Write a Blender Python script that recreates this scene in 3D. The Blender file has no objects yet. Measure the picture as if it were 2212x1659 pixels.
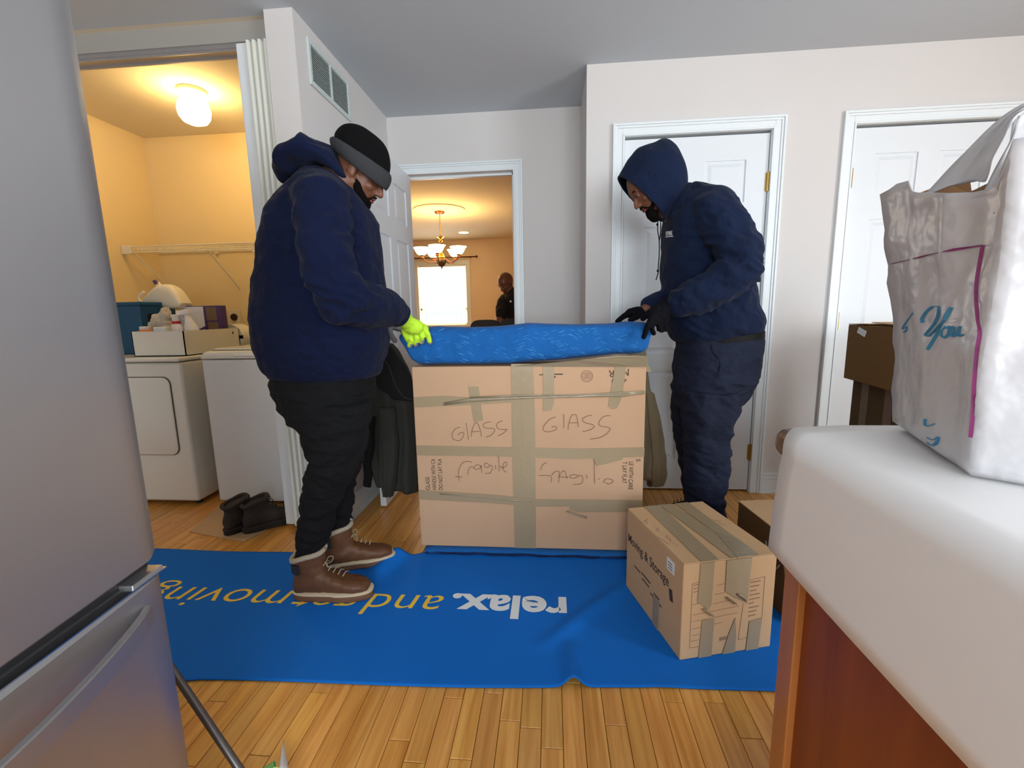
import bpy, bmesh, math, random
from mathutils import Vector, Matrix, noise
PI = math.pi
random.seed(7)
SC = bpy.context.scene
COL = SC.collection
# ------------------------------------------------------------------ camera
CAM_H = 1.111; FPX = 976.34
YAW, PIT, ROL = math.radians(5.06), math.radians(9.15), math.radians(1.14)
_f = Vector((-math.sin(YAW) * math.cos(PIT), math.cos(YAW) * math.cos(PIT), -math.sin(PIT)))
_r = Vector((math.cos(YAW), math.sin(YAW), 0)); _d = _f.cross(_r)
_R = _r * math.cos(ROL) + _d * math.sin(ROL)
_D = -_r * math.sin(ROL) + _d * math.cos(ROL)
cam = bpy.data.cameras.new('camera'); camo = bpy.data.objects.new('camera', cam); COL.objects.link(camo)
cam.sensor_width = 36; cam.lens = FPX / 2212 * 36; cam.clip_start = 0.02
camo.matrix_world = Matrix(((_R.x, -_D.x, -_f.x, 0), (_R.y, -_D.y, -_f.y, 0), (_R.z, -_D.z, -_f.z, CAM_H), (0, 0, 0, 1)))
SC.camera = camo
# ------------------------------------------------------------------ light
SC.view_settings.view_transform = 'Standard'; SC.view_settings.look = 'None'
SC.view_settings.gamma = 1; SC.view_settings.use_curve_mapping = False
SC.view_settings.exposure = 0.30
W = bpy.data.worlds.new('world'); SC.world = W; W.use_nodes = True
W.node_tree.nodes['Background'].inputs[0].default_value = (0.80, 0.90, 1.0, 1)
W.node_tree.nodes['Background'].inputs[1].default_value = 1.0
def area(name, loc, rot, sx, sy, power, col):
    l = bpy.data.lights.new(name, 'AREA'); l.shape = 'RECTANGLE'; l.size = sx; l.size_y = sy; l.energy = power; l.color = col
    o = bpy.data.objects.new(name, l); COL.objects.link(o); o.location = loc; o.rotation_euler = rot
    return o
area('window_light', (0.6, -3.12, 1.45), (PI / 2, 0, 0), 2.3, 1.3, 125, (0.87, 0.945, 1.0))
area('patio_light', (3.62, -0.9, 1.15), (0, PI / 2, 0), 2.0, 1.9, 122, (0.87, 0.945, 1.0))
area('dining_window_light', (-2.01, 8.52, 1.44), (-PI / 2, 0, 0), 0.86, 1.04, 30, (1.0, 0.98, 0.95))
def bulb(name, loc, power, col, r=0.05):
    l = bpy.data.lights.new(name, 'POINT'); l.energy = power; l.color = col; l.shadow_soft_size = r
    o = bpy.data.objects.new(name, l); COL.objects.link(o); o.location = loc
    return o
# ------------------------------------------------------------------ helpers
def s2l(c): return tuple(((x / 255) / 12.92 if x / 255 <= 0.04045 else ((x / 255 + 0.055) / 1.055) ** 2.4) for x in c)
def ray(px, py): return (_R * ((px - 1106) / FPX) + _D * ((py - 829.5) / FPX) + _f)
O = Vector((0, 0, CAM_H))
def at(px, py, Y):                         # the point of that direction at depth Y
    r = ray(px, py); return O + r * (Y / r.y)
def fl(px, py, z=0.0):
    r = ray(px, py); return O + r * ((z - CAM_H) / r.z)
def onp(px, py, p, n):
    r = ray(px, py); return O + r * ((Vector(p) - O).dot(n) / r.dot(n))
MATS = {}
def mat(name, rgb, rough=0.6, metal=0.0, var=0.0, vscale=5.0, bump=0.0, bscale=60.0, spec=0.5, emit=None, estr=0.0, sheen=0.0, coat=0.0, stretch=None, alpha=1.0, trans=0.0, bumpd=0.01, subs=0.0):
    m = bpy.data.materials.new(name); m.use_nodes = True; nt = m.node_tree; b = nt.nodes['Principled BSDF']
    c = s2l(rgb)
    b.inputs['Base Color'].default_value = (*c, 1); b.inputs['Roughness'].default_value = rough; b.inputs['Metallic'].default_value = metal
    b.inputs['Specular IOR Level'].default_value = spec; b.inputs['Alpha'].default_value = alpha
    b.inputs['Transmission Weight'].default_value = trans
    if sheen: b.inputs['Sheen Weight'].default_value = sheen; b.inputs['Sheen Roughness'].default_value = 0.5
    if coat: b.inputs['Coat Weight'].default_value = coat; b.inputs['Coat Roughness'].default_value = 0.15
    if subs: b.inputs['Subsurface Weight'].default_value = subs; b.inputs['Subsurface Radius'].default_value = (0.02, 0.008, 0.004)
    if emit: b.inputs['Emission Color'].default_value = (*s2l(emit), 1); b.inputs['Emission Strength'].default_value = estr
    if var or bump:
        tc = nt.nodes.new('ShaderNodeTexCoord'); mp = nt.nodes.new('ShaderNodeMapping'); nt.links.new(tc.outputs['Object'], mp.inputs[0])
        if stretch: mp.inputs['Scale'].default_value = stretch
    if var:
        n = nt.nodes.new('ShaderNodeTexNoise'); n.inputs['Scale'].default_value = vscale; n.inputs['Detail'].default_value = 4
        nt.links.new(mp.outputs[0], n.inputs['Vector'])
        mx = nt.nodes.new('ShaderNodeMix'); mx.data_type = 'RGBA'
        mx.inputs['A'].default_value = (*[x * (1 - var) for x in c], 1); mx.inputs['B'].default_value = (*[min(1, x * (1 + var)) for x in c], 1)
        nt.links.new(n.outputs['Fac'], mx.inputs['Factor']); nt.links.new(mx.outputs['Result'], b.inputs['Base Color'])
    if bump:
        n2 = nt.nodes.new('ShaderNodeTexNoise'); n2.inputs['Scale'].default_value = bscale; n2.inputs['Detail'].default_value = 3
        nt.links.new(mp.outputs[0], n2.inputs['Vector'])
        bp = nt.nodes.new('ShaderNodeBump'); bp.inputs['Strength'].default_value = bump; bp.inputs['Distance'].default_value = bumpd
        nt.links.new(n2.outputs['Fac'], bp.inputs['Height']); nt.links.new(bp.outputs[0], b.inputs['Normal'])
    MATS[name] = m
    return m
def wood(name, c1, c2, rough=0.35, grain=(45, 2.2, 45), tint=True, coat=0.2):
    m = bpy.data.materials.new(name); m.use_nodes = True; nt = m.node_tree; b = nt.nodes['Principled BSDF']
    N = nt.nodes.new; L = nt.links.new
    tc = N('ShaderNodeTexCoord'); mp = N('ShaderNodeMapping'); mp.inputs['Scale'].default_value = grain; L(tc.outputs['Object'], mp.inputs[0])
    n = N('ShaderNodeTexNoise'); n.inputs['Scale'].default_value = 1; n.inputs['Detail'].default_value = 6; n.inputs['Distortion'].default_value = 0.8; L(mp.outputs[0], n.inputs['Vector'])
    rp = N('ShaderNodeValToRGB'); rp.color_ramp.elements[0].position = 0.3; rp.color_ramp.elements[1].position = 0.7
    rp.color_ramp.elements[0].color = (*s2l(c1), 1); rp.color_ramp.elements[1].color = (*s2l(c2), 1); L(n.outputs['Fac'], rp.inputs[0])
    out = rp.outputs[0]
    if tint:
        a = N('ShaderNodeAttribute'); a.attribute_name = 'tint'
        mu = N('ShaderNodeMix'); mu.data_type = 'RGBA'; mu.blend_type = 'MULTIPLY'; mu.inputs['Factor'].default_value = 1
        L(out, mu.inputs['A']); L(a.outputs['Color'], mu.inputs['B']); out = mu.outputs['Result']
        ad = N('ShaderNodeVectorMath'); ad.operation = 'ADD'; sc = N('ShaderNodeVectorMath'); sc.operation = 'SCALE'; sc.inputs['Scale'].default_value = 91.0
        L(a.outputs['Color'], sc.inputs[0]); L(mp.outputs[0], ad.inputs[0]); L(sc.outputs[0], ad.inputs[1]); L(ad.outputs[0], n.inputs['Vector'])
    L(out, b.inputs['Base Color']); b.inputs['Roughness'].default_value = rough
    b.inputs['Coat Weight'].default_value = coat; b.inputs['Coat Roughness'].default_value = 0.2
    bp = N('ShaderNodeBump'); bp.inputs['Strength'].default_value = 0.08; bp.inputs['Distance'].default_value = 0.003; L(n.outputs['Fac'], bp.inputs['Height']); L(bp.outputs[0], b.inputs['Normal'])
    MATS[name] = m; return m
class MB:
    def __init__(s): s.v = []; s.f = []
    def add(s, v, f):
        k = len(s.v); s.v += [Vector(p) for p in v]; s.f += [tuple(i + k for i in q) for q in f]; return s
    def box(s, x0, x1, y0, y1, z0, z1):
        v = [(x, y, z) for z in (z0, z1) for y in (y0, y1) for x in (x0, x1)]
        return s.add(v, [(0, 2, 3, 1), (4, 5, 7, 6), (0, 1, 5, 4), (2, 6, 7, 3), (0, 4, 6, 2), (1, 3, 7, 5)])
    def obox(s, c, ax, ay, az):            # centre and three half-axis vectors
        c, ax, ay, az = map(Vector, (c, ax, ay, az))
        v = [c + ax * i + ay * j + az * k for k in (-1, 1) for j in (-1, 1) for i in (-1, 1)]
        return s.add(v, [(0, 2, 3, 1), (4, 5, 7, 6), (0, 1, 5, 4), (2, 6, 7, 3), (0, 4, 6, 2), (1, 3, 7, 5)])
    def prism(s, poly, off):               # polygon extruded by vector off
        n = len(poly); off = Vector(off)
        v = [Vector(p) for p in poly] + [Vector(p) + off for p in poly]
        return s.add(v, [tuple(range(n))[::-1], tuple(range(n, 2 * n))] + [(i, (i + 1) % n, n + (i + 1) % n, n + i) for i in range(n)])
    def rings(s, R, cap=True, closed=True):
        n = len(R[0]); v = [p for r in R for p in r]; f = []
        for i in range(len(R) - 1):
            for j in range(n if closed else n - 1):
                k = (j + 1) % n; f.append((i * n + j, i * n + k, (i + 1) * n + k, (i + 1) * n + j))
        if cap: f.append(tuple(range(n))[::-1]); f.append(tuple((len(R) - 1) * n + j for j in range(n)))
        return s.add(v, f)
    def tube(s, pts, rad, n=10, round_ends=False):
        pts = [Vector(p) for p in pts]; rad = list(rad) if hasattr(rad, '__len__') else [rad] * len(pts)
        T = [(pts[min(i + 1, len(pts) - 1)] - pts[max(i - 1, 0)]).normalized() for i in range(len(pts))]
        u = T[0].orthogonal().normalized(); R = []
        def ring(c, t, r):
            nonlocal u
            u = (u - t * u.dot(t)).normalized(); w = t.cross(u)
            return [c + (u * math.cos(a) + w * math.sin(a)) * r for a in (2 * PI * k / n for k in range(n))]
        if round_ends:
            for a in (0.15, 0.6, 0.88): R.append(ring(pts[0] - T[0] * rad[0] * math.sqrt(1 - a * a), T[0], rad[0] * a))
        for c, t, r in zip(pts, T, rad): R.append(ring(c, t, r))
        if round_ends:
            for a in (0.88, 0.6, 0.15): R.append(ring(pts[-1] + T[-1] * rad[-1] * math.sqrt(1 - a * a), T[-1], rad[-1] * a))
        return s.rings(R)
    def ell(s, c, r, M=None, n=16, m=10):
        c = Vector(c); R = []
        for i in range(1, m):
            a = PI * i / m
            R.append([(r[0] * math.sin(a) * math.cos(b), r[1] * math.sin(a) * math.sin(b), -r[2] * math.cos(a)) for b in (2 * PI * k / n for k in range(n))])
        R = [[(0, 0, -r[2] * 0.999)] * 0 or ring for ring in R]
        RR = [[(c + (M @ Vector(p) if M else Vector(p))) for p in ring] for ring in R]
        return s.rings(RR)
    def lathe(s, prof, c=(0, 0, 0), n=24, M=None, cap=True):
        c = Vector(c)
        return s.rings([[c + (M @ q if M else q) for q in (Vector((r * math.cos(a), r * math.sin(a), z)) for a in (2 * PI * k / n for k in range(n)))] for r, z in prof], cap)
    def build(s, name, m, parent=None, smooth=False, bevel=0.0, seg=2, solid=0.0, tint=None):
        me = bpy.data.meshes.new(name); me.from_pydata(s.v, [], s.f); me.update()
        return link(name, me, m, parent, smooth, bevel, seg, solid, tint)
def link(name, me, m, parent=None, smooth=False, bevel=0.0, seg=2, solid=0.0, tint=None):
    bm = bmesh.new(); bm.from_mesh(me); bmesh.ops.recalc_face_normals(bm, faces=bm.faces); bm.to_mesh(me); bm.free()
    if m: me.materials.append(MATS[m] if isinstance(m, str) else m)
    o = bpy.data.objects.new(name, me); COL.objects.link(o)
    if parent: o.parent = parent
    if smooth is True: me.polygons.foreach_set('use_smooth', [True] * len(me.polygons))
    if smooth == 'auto':
        me.polygons.foreach_set('use_smooth', [True] * len(me.polygons)); me.set_sharp_from_angle(angle=math.radians(35))
    if bevel:
        b = o.modifiers.new('bevel', 'BEVEL'); b.width = bevel; b.segments = seg; b.limit_method = 'ANGLE'
    if solid:
        b = o.modifiers.new('solid', 'SOLIDIFY'); b.thickness = solid; b.offset = 0
    if tint:
        a = me.color_attributes.new('tint', 'FLOAT_COLOR', 'POINT')
        a.data.foreach_set('color', [x for _ in me.vertices for x in (*tint, 1)])
    return o
def tag(o, label=None, cat=None, group=None, kind=None):
    if label: o['label'] = label
    if cat: o['category'] = cat
    if group: o['group'] = group
    if kind: o['kind'] = kind
    return o
def thing(name, label, cat, loc=(0, 0, 0), group=None):
    o = bpy.data.objects.new(name, None); COL.objects.link(o); o.empty_display_size = 0.05
    o['_b'] = 1; del o['_b']
    return tag(o, label, cat, group)
def remesh(mb, voxel, it=4, fac=0.5):
    me = bpy.data.meshes.new('t'); me.from_pydata(mb.v, [], mb.f); me.update()
    bm = bmesh.new(); bm.from_mesh(me); bmesh.ops.recalc_face_normals(bm, faces=bm.faces); bm.to_mesh(me); bm.free()
    o = bpy.data.objects.new('t', me); COL.objects.link(o)
    r = o.modifiers.new('r', 'REMESH'); r.mode = 'VOXEL'; r.voxel_size = voxel
    if it: s = o.modifiers.new('s', 'SMOOTH'); s.factor = fac; s.iterations = it
    dg = bpy.context.evaluated_depsgraph_get()
    nm = bpy.data.meshes.new_from_object(o.evaluated_get(dg)); bpy.data.objects.remove(o); bpy.data.meshes.remove(me)
    return nm
def wrinkle(me, fn):
    nr = [v.normal.copy() for v in me.vertices]
    for v, n in zip(me.vertices, nr): v.co = v.co + n * fn(v.co)
    me.update()
def ellring(A, B, d, n=28, e=2.3, lift=0.0):
    """ring whose ends are the points A and B, half depth d along y"""
    c = (A + B) / 2; a = (A - B) / 2; out = []
    for k in range(n):
        t = 2 * PI * k / n; ct, st = math.cos(t), math.sin(t)
        x = math.copysign(abs(ct) ** (2 / e), ct); y = math.copysign(abs(st) ** (2 / e), st)
        out.append(c + a * x + Vector((0, d * y, 0)))
    return out
def prof(rows, Y, n=28, e=2.3):
    """rows: (front x, front y, back x, back y, half depth[, Y])"""
    return [ellring(at(r[0], r[1], r[5] if len(r) > 5 else Y), at(r[2], r[3], r[5] if len(r) > 5 else Y), r[4], n, e) for r in rows]
def subdiv(R, k=3):
    """Catmull-Rom between rings for a smooth loft"""
    out = []; m = len(R)
    for i in range(m - 1):
        p0, p1, p2, p3 = R[max(i - 1, 0)], R[i], R[i + 1], R[min(i + 2, m - 1)]
        for s in range(k):
            t = s / k
            out.append([0.5 * ((2 * b) + (c - a) * t + (2 * a - 5 * b + 4 * c - d) * t * t + (3 * b - a - 3 * c + d) * t ** 3) for a, b, c, d in zip(p0, p1, p2, p3)])
    out.append(R[-1]); return out
def smoothline(P, k=4):
    return [q[0] for q in subdiv([[Vector(p)] for p in P], k)]
def ribbon(mb, P, nrm, w, lift=0.0008):
    P = [Vector(p) for p in P]; nrm = Vector(nrm).normalized(); L = []; Rr = []
    for i, p in enumerate(P):
        t = (P[min(i + 1, len(P) - 1)] - P[max(i - 1, 0)])
        if t.length < 1e-9: t = Vector((1, 0, 0))
        s = t.normalized().cross(nrm) * w / 2
        L.append(p + s + nrm * lift); Rr.append(p - s + nrm * lift)
    n = len(P); mb.add(L + Rr, [(i, i + 1, n + i + 1, n + i) for i in range(n - 1)])
def text_mesh(s, size, M, bold=0.0, sx=1.0, shear=0.0, width=None, word=1.0, tri=False):
    c = bpy.data.curves.new('t', 'FONT'); c.body = s; c.size = size; c.offset = bold; c.shear = shear; c.space_word = word; c.resolution_u = 4
    o = bpy.data.objects.new('t', c); COL.objects.link(o)
    me = bpy.data.meshes.new_from_object(o.evaluated_get(bpy.context.evaluated_depsgraph_get()))
    bpy.data.objects.remove(o)
    if width:
        xs = [v.co.x for v in me.vertices]; k = width / (max(xs) - min(xs)); x0 = min(xs)
        for v in me.vertices: v.co.x = (v.co.x - x0) * k
    else:
        for v in me.vertices: v.co.x *= sx
    me.transform(M) if M else None
    return me
def frame(origin, xdir, ydir):
    x = Vector(xdir).normalized(); y = Vector(ydir).normalized(); z = x.cross(y)
    return Matrix(((x.x, y.x, z.x, origin[0]), (x.y, y.y, z.y, origin[1]), (x.z, y.z, z.z, origin[2]), (0, 0, 0, 1)))
# ------------------------------------------------------------------ materials
mat('wall_paint', (211, 207, 204), 0.75, var=0.02, vscale=2, bump=0.05, bscale=220, bumpd=0.002)
mat('closet_lamplit_paint', (226, 202, 150), 0.75, bump=0.05, bscale=200, bumpd=0.002)  # warm wall paint, yellowed further with the closet bulb's glow
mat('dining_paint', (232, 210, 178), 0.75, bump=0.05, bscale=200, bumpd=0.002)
mat('ceiling_paint', (194, 202, 210), 0.85, bump=0.08, bscale=260, bumpd=0.002)
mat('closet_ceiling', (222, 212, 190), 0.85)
mat('trim_white', (228, 234, 236), 0.35)
mat('door_white', (222, 227, 231), 0.4)
mat('brass', (200, 165, 90), 0.3, metal=1.0)
mat('accordion_vinyl', (226, 226, 216), 0.45)
mat('vent_white', (200, 208, 206), 0.45)
mat('dark_gap', (14, 12, 12), 0.8)
wood('oak', (200, 134, 56), (236, 178, 96), 0.34, coat=0.15)
wood('cherry', (122, 54, 12), (158, 80, 22), 0.5, grain=(16, 16, 1.6), tint=False, coat=0.05)
wood('cherry_light', (160, 96, 46), (186, 118, 58), 0.45, grain=(16, 16, 1.6), tint=False, coat=0.25)
mat('enamel', (226, 226, 216), 0.25, coat=0.3)
mat('enamel_plain', (222, 227, 228), 0.3)
mat('cardboard', (196, 160, 128), 0.85, var=0.05, vscale=3, bump=0.15, bscale=18, bumpd=0.003, spec=0.2)
mat('cardboard_light', (200, 164, 124), 0.85, var=0.06, vscale=4, bump=0.1, bscale=25, bumpd=0.003, spec=0.2)
mat('cardboard_brown', (124, 90, 50), 0.85, var=0.06, vscale=4, spec=0.2)
mat('cardboard_dark', (92, 72, 46), 0.85, var=0.08, vscale=6, spec=0.2)
mat('tape', (160, 142, 112), 0.28, var=0.05, vscale=8, bump=0.25, bscale=30, bumpd=0.004, stretch=(1, 1, 1))
mat('tape_clear', (152, 138, 112), 0.2, bump=0.5, bscale=40, bumpd=0.006, stretch=(0.3, 1, 3))
mat('ink', (112, 78, 62), 0.7)
mat('ink_print', (70, 56, 48), 0.7)
mat('ink_faint', (150, 116, 92), 0.7)
mat('ink_red', (170, 100, 88), 0.7)
mat('label_white', (232, 232, 230), 0.5)
mat('neoprene', (0, 108, 204), 0.82, var=0.05, vscale=5, bump=0.08, bscale=350, bumpd=0.001, spec=0.3)
mat('print_white', (232, 238, 242), 0.7)
mat('print_yellow', (248, 208, 74), 0.7)
mat('mat_under', (20, 24, 36), 0.9)
mat('navy', (10, 20, 50), 0.95, var=0.10, vscale=9, bump=0.55, bscale=15, bumpd=0.03, sheen=0.03, spec=0.2)
mat('navy2', (15, 28, 54), 0.95, var=0.10, vscale=9, bump=0.55, bscale=15, bumpd=0.03, sheen=0.04, spec=0.2)
mat('black_denim', (15, 16, 19), 0.9, var=0.15, vscale=12, bump=0.6, bscale=16, bumpd=0.03, stretch=(1, 1, 2.2), spec=0.25)
mat('navy_trousers', (27, 34, 54), 0.85, var=0.08, vscale=10, bump=0.5, bscale=13, bumpd=0.03, stretch=(1, 1, 1.8), spec=0.25)
mat('knit_black', (10, 10, 11), 0.95, spec=0.15, bump=0.5, bscale=240, bumpd=0.003)
mat('knit_grey', (48, 49, 52), 0.95, bump=0.6, bscale=180, bumpd=0.004, stretch=(1, 1, 0.3))
mat('skin', (112, 70, 50), 0.5, var=0.06, vscale=12, subs=0.05)
mat('skin_dark', (112, 68, 48), 0.45, var=0.06, vscale=12, subs=0.05)
mat('beard', (14, 10, 9), 0.95, spec=0.1, bump=0.6, bscale=300, bumpd=0.003)
mat('lips', (116, 58, 54), 0.5)
mat('eye_white', (112, 98, 90), 0.6)
mat('eye_dark', (18, 12, 10), 0.2)
mat('glove_lime', (186, 232, 50), 0.8, bump=0.3, bscale=260, bumpd=0.002)
mat('glove_grip', (128, 128, 130), 0.8)
mat('glove_black', (9, 9, 15), 0.9, spec=0.15, bump=0.3, bscale=260, bumpd=0.002)
mat('boot_leather', (98, 62, 36), 0.55, var=0.22, vscale=16, bump=0.25, bscale=90, bumpd=0.003)
mat('boot_sole', (112, 76, 52), 0.7)
mat('boot_welt', (208, 190, 160), 0.7)
mat('fleece', (176, 164, 142), 0.95, bump=0.8, bscale=160, bumpd=0.006)
mat('boot_pad', (34, 38, 46), 0.8)
mat('boot_dark', (52, 44, 38), 0.85, var=0.15, vscale=20, bump=0.3, bscale=120, bumpd=0.003)
mat('boot_dark_sole', (30, 27, 25), 0.8)
mat('black_leather', (11, 11, 12), 0.65, spec=0.2)
mat('blanket', (0, 90, 162), 0.9, var=0.08, vscale=8, bump=0.6, bscale=24, bumpd=0.012, sheen=0.04)
mat('blanket_stitch', (60, 140, 200), 0.9)
mat('blanket_edge', (30, 30, 60), 0.9)
mat('jacket_dark', (46, 48, 43), 0.85, var=0.12, vscale=9, bump=0.2, bscale=120, bumpd=0.002)
mat('jacket_black', (14, 14, 14), 0.9)
mat('jacket_tan', (168, 154, 124), 0.9, var=0.06, vscale=9, bump=0.2, bscale=150, bumpd=0.002)
mat('sheet_white', (243, 242, 241), 0.55, bump=0.03, bscale=8)
mat('granite', (96, 66, 56), 0.25, var=0.6, vscale=90)
mat('plastic_bag', (200, 198, 200), 0.33, bump=0.8, bscale=16, bumpd=0.010)
mat('bag_purple', (122, 34, 92), 0.5)
mat('bag_blue', (62, 138, 176), 0.5)
mat('paper_brown', (178, 134, 92), 0.85)
mat('wire_white', (226, 220, 200), 0.4)
mat('bin_blue', (18, 82, 122), 0.45)
mat('jug', (230, 224, 206), 0.4)
mat('purple', (74, 52, 118), 0.5)
mat('photo_brown', (120, 96, 76), 0.6)
mat('red', (190, 32, 40), 0.4)
mat('orange', (222, 132, 58), 0.4)
mat('cloth_grey', (190, 184, 172), 0.9)
mat('outlet_brown', (44, 26, 24), 0.5)
mat('plate', (222, 208, 178), 0.4)
mat('fixture', (226, 220, 205), 0.35)
mat('globe', (255, 240, 205), 0.4, emit=(255, 214, 140), estr=36)
mat('bowl', (255, 240, 205), 0.4, emit=(255, 218, 146), estr=16)
mat('can_light', (255, 240, 205), 0.4, emit=(255, 236, 200), estr=9)
mat('bronze', (118, 66, 40), 0.35, metal=0.8)
mat('gold', (205, 160, 70), 0.25, metal=1.0)
mat('pewter', (92, 78, 66), 0.4, metal=0.6)
mat('blind', (236, 234, 214), 0.5)
mat('chair_dark', (30, 24, 24), 0.6)
mat('rod_metal', (112, 108, 106), 0.35, metal=0.7)
mat('green_plastic', (24, 150, 78), 0.3)
mat('white_plastic', (232, 232, 236), 0.35)
mat('lime_label', (190, 235, 140), 0.4)
def steel():
    m = bpy.data.materials.new('steel'); m.use_nodes = True; nt = m.node_tree; b = nt.nodes['Principled BSDF']
    b.inputs['Base Color'].default_value = (*s2l((192, 192, 194)), 1); b.inputs['Metallic'].default_value = 0.9
    tc = nt.nodes.new('ShaderNodeTexCoord'); mp = nt.nodes.new('ShaderNodeMapping'); mp.inputs['Scale'].default_value = (600, 4, 600)
    nt.links.new(tc.outputs['Object'], mp.inputs[0]); n = nt.nodes.new('ShaderNodeTexNoise'); n.inputs['Scale'].default_value = 1; nt.links.new(mp.outputs[0], n.inputs['Vector'])
    mr = nt.nodes.new('ShaderNodeMapRange'); mr.inputs['To Min'].default_value = 0.40; mr.inputs['To Max'].default_value = 0.48
    nt.links.new(n.outputs['Fac'], mr.inputs['Value']); nt.links.new(mr.outputs[0], b.inputs['Roughness'])
    MATS['steel'] = m
steel()
mat('recess_grey', (72, 72, 74), 0.4, metal=0.6)
mat('header_shade', (158, 155, 148), 0.8)  # header's shade is mixed into this grey, darker than the ceiling
mat('vent_back', (148, 156, 154), 0.7)
mat('steel_edge', (225, 228, 230), 0.18, metal=1.0)
# ------------------------------------------------------------------ room shell
CH = 2.417
def struct(name, mb, m, parent=None, **k):
    o = mb.build(name, m, parent, **k)
    if not parent: o['kind'] = 'structure'
    return o
struct('floor', MB().box(-4.0, 3.6, -3.1, 8.5, -0.08, -0.014), 'dark_gap')
FLOOR = bpy.data.objects['floor']
struct('ceiling', MB().box(-2.97, 3.6, -3.1, 2.12, CH, CH + 0.1).box(-1.14, 3.6, 2.12, 3.33, CH, CH + 0.1), 'ceiling_paint')
struct('ceiling_closet', MB().box(-3.05, -1.14, 2.12, 3.33, CH, CH + 0.1), 'closet_ceiling')
struct('ceiling_dining', MB().box(-4.1, 1.7, 3.33, 8.6, CH, CH + 0.1), 'closet_ceiling')
struct('wall_left', MB().box(-3.09, -2.97, -3.1, 2.15, -0.01, CH), 'wall_paint')
struct('wall_closet_left', MB().box(-3.09, -2.97, 2.15, 3.44, -0.01, CH), 'closet_lamplit_paint')
struct('wall_closet_back', MB().box(-2.97, -1.23, 3.32, 3.44, -0.01, CH), 'closet_lamplit_paint')
struct('wall_closet_front', MB().box(-2.97, -2.85, 2.15, 2.24, 0, 2.335), 'wall_paint')
struct('trim_7', MB().box(-2.97, -1.23, 2.148, 2.242, 2.335, CH), 'header_shade')
struct('wall_partition', MB().box(-1.23, -1.10, 2.085, 3.44, -0.01, CH), 'wall_paint')
# recess back wall with the opening to the dining room
OX0, OX1, OZ = -1.01, -0.25, 2.045
struct('wall_recess', MB().box(-1.10, OX0 - 0.02, 3.215, 3.335, -0.01, CH).box(OX1 + 0.02, 0.20, 3.215, 3.335, -0.01, CH).box(OX0 - 0.02, OX1 + 0.02, 3.215, 3.335, OZ + 0.02, CH), 'wall_paint')
D1 = (0.413, 1.179); D2 = (1.607, 2.373); DZ = 2.04; WY = 2.71
mb = MB()
for x0, x1 in ((0.20, D1[0] - 0.02), (D1[1] + 0.02, D2[0] - 0.02), (D2[1] + 0.02, 3.6)): mb.box(x0, x1, WY, WY + 0.12, -0.01, CH)
for d in (D1, D2): mb.box(d[0] - 0.02, d[1] + 0.02, WY, WY + 0.12, DZ + 0.02, CH)
mb.box(0.20, 0.32, WY + 0.12, 3.335, -0.01, CH)
struct('wall_front', mb, 'wall_paint')
struct('wall_behind_doors', MB().box(0.32, 2.6, WY + 0.12, WY + 0.16, -0.01, CH), 'dark_gap')
struct('wall_right', MB().box(3.5, 3.6, -3.1, -1.92, 0, CH).box(3.5, 3.6, 0.12, 2.72, 0, CH).box(3.5, 3.6, -1.92, 0.12, 2.12, CH).box(3.5, 3.6, -1.92, 0.12, -0.01, 0.12), 'wall_paint')
struct('wall_back', MB().box(-2.97, -0.6, -3.1, -3.0, 0, CH).box(1.8, 3.5, -3.1, -3.0, 0, CH).box(-0.6, 1.8, -3.1, -3.0, 2.12, CH).box(-0.6, 1.8, -3.1, -3.0, -0.01, 0.78), 'wall_paint')
# dining room
WX0, WX1, WZ0, WZ1 = -2.46, -1.56, 0.88, 1.98
struct('wall_dining_far', MB().box(-4.0, WX0, 8.45, 8.57, -0.01, CH).box(WX1, 1.7, 8.45, 8.57, -0.01, CH).box(WX0, WX1, 8.45, 8.57, WZ1, CH).box(WX0, WX1, 8.45, 8.57, -0.01, WZ0), 'dining_paint')
struct('wall_dining_left', MB().box(-4.1, -4.0, 3.3, 8.57, -0.01, CH), 'dining_paint')
struct('wall_dining_right', MB().box(1.6, 1.7, 3.3, 8.57, -0.01, CH), 'dining_paint')
struct('wall_dining_near', MB().box(-4.0, -1.12, 3.44, 3.46, -0.01, CH).box(0.30, 1.6, 3.335, 3.36, -0.01, CH), 'dining_paint')
# kitchen windows behind the camera (light sources of the room)
def window(name, x0, x1, z0, z1, y, axis='y', n=2):
    fr = MB(); t = 0.05
    for k in range(n + 1):
        c = x0 + (x1 - x0) * k / n; c = min(max(c, x0 + t / 2), x1 - t / 2)
        fr.box(c - t / 2, c + t / 2, y - 0.04, y + 0.04, z0, z1)
    for z in (z0 + t / 2, z1 - t / 2): fr.box(x0, x1, y - 0.04, y + 0.04, z - t / 2, z + t / 2)
    if axis == 'x': fr.v = [Vector((v.y, v.x, v.z)) for v in fr.v]
    return struct(name, fr, 'trim_white')
window('window_2', -0.6, 1.8, 0.78, 2.12, -3.05)
window('window_3', -1.92, 0.12, 0.12, 2.12, 3.55, 'x')
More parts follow.
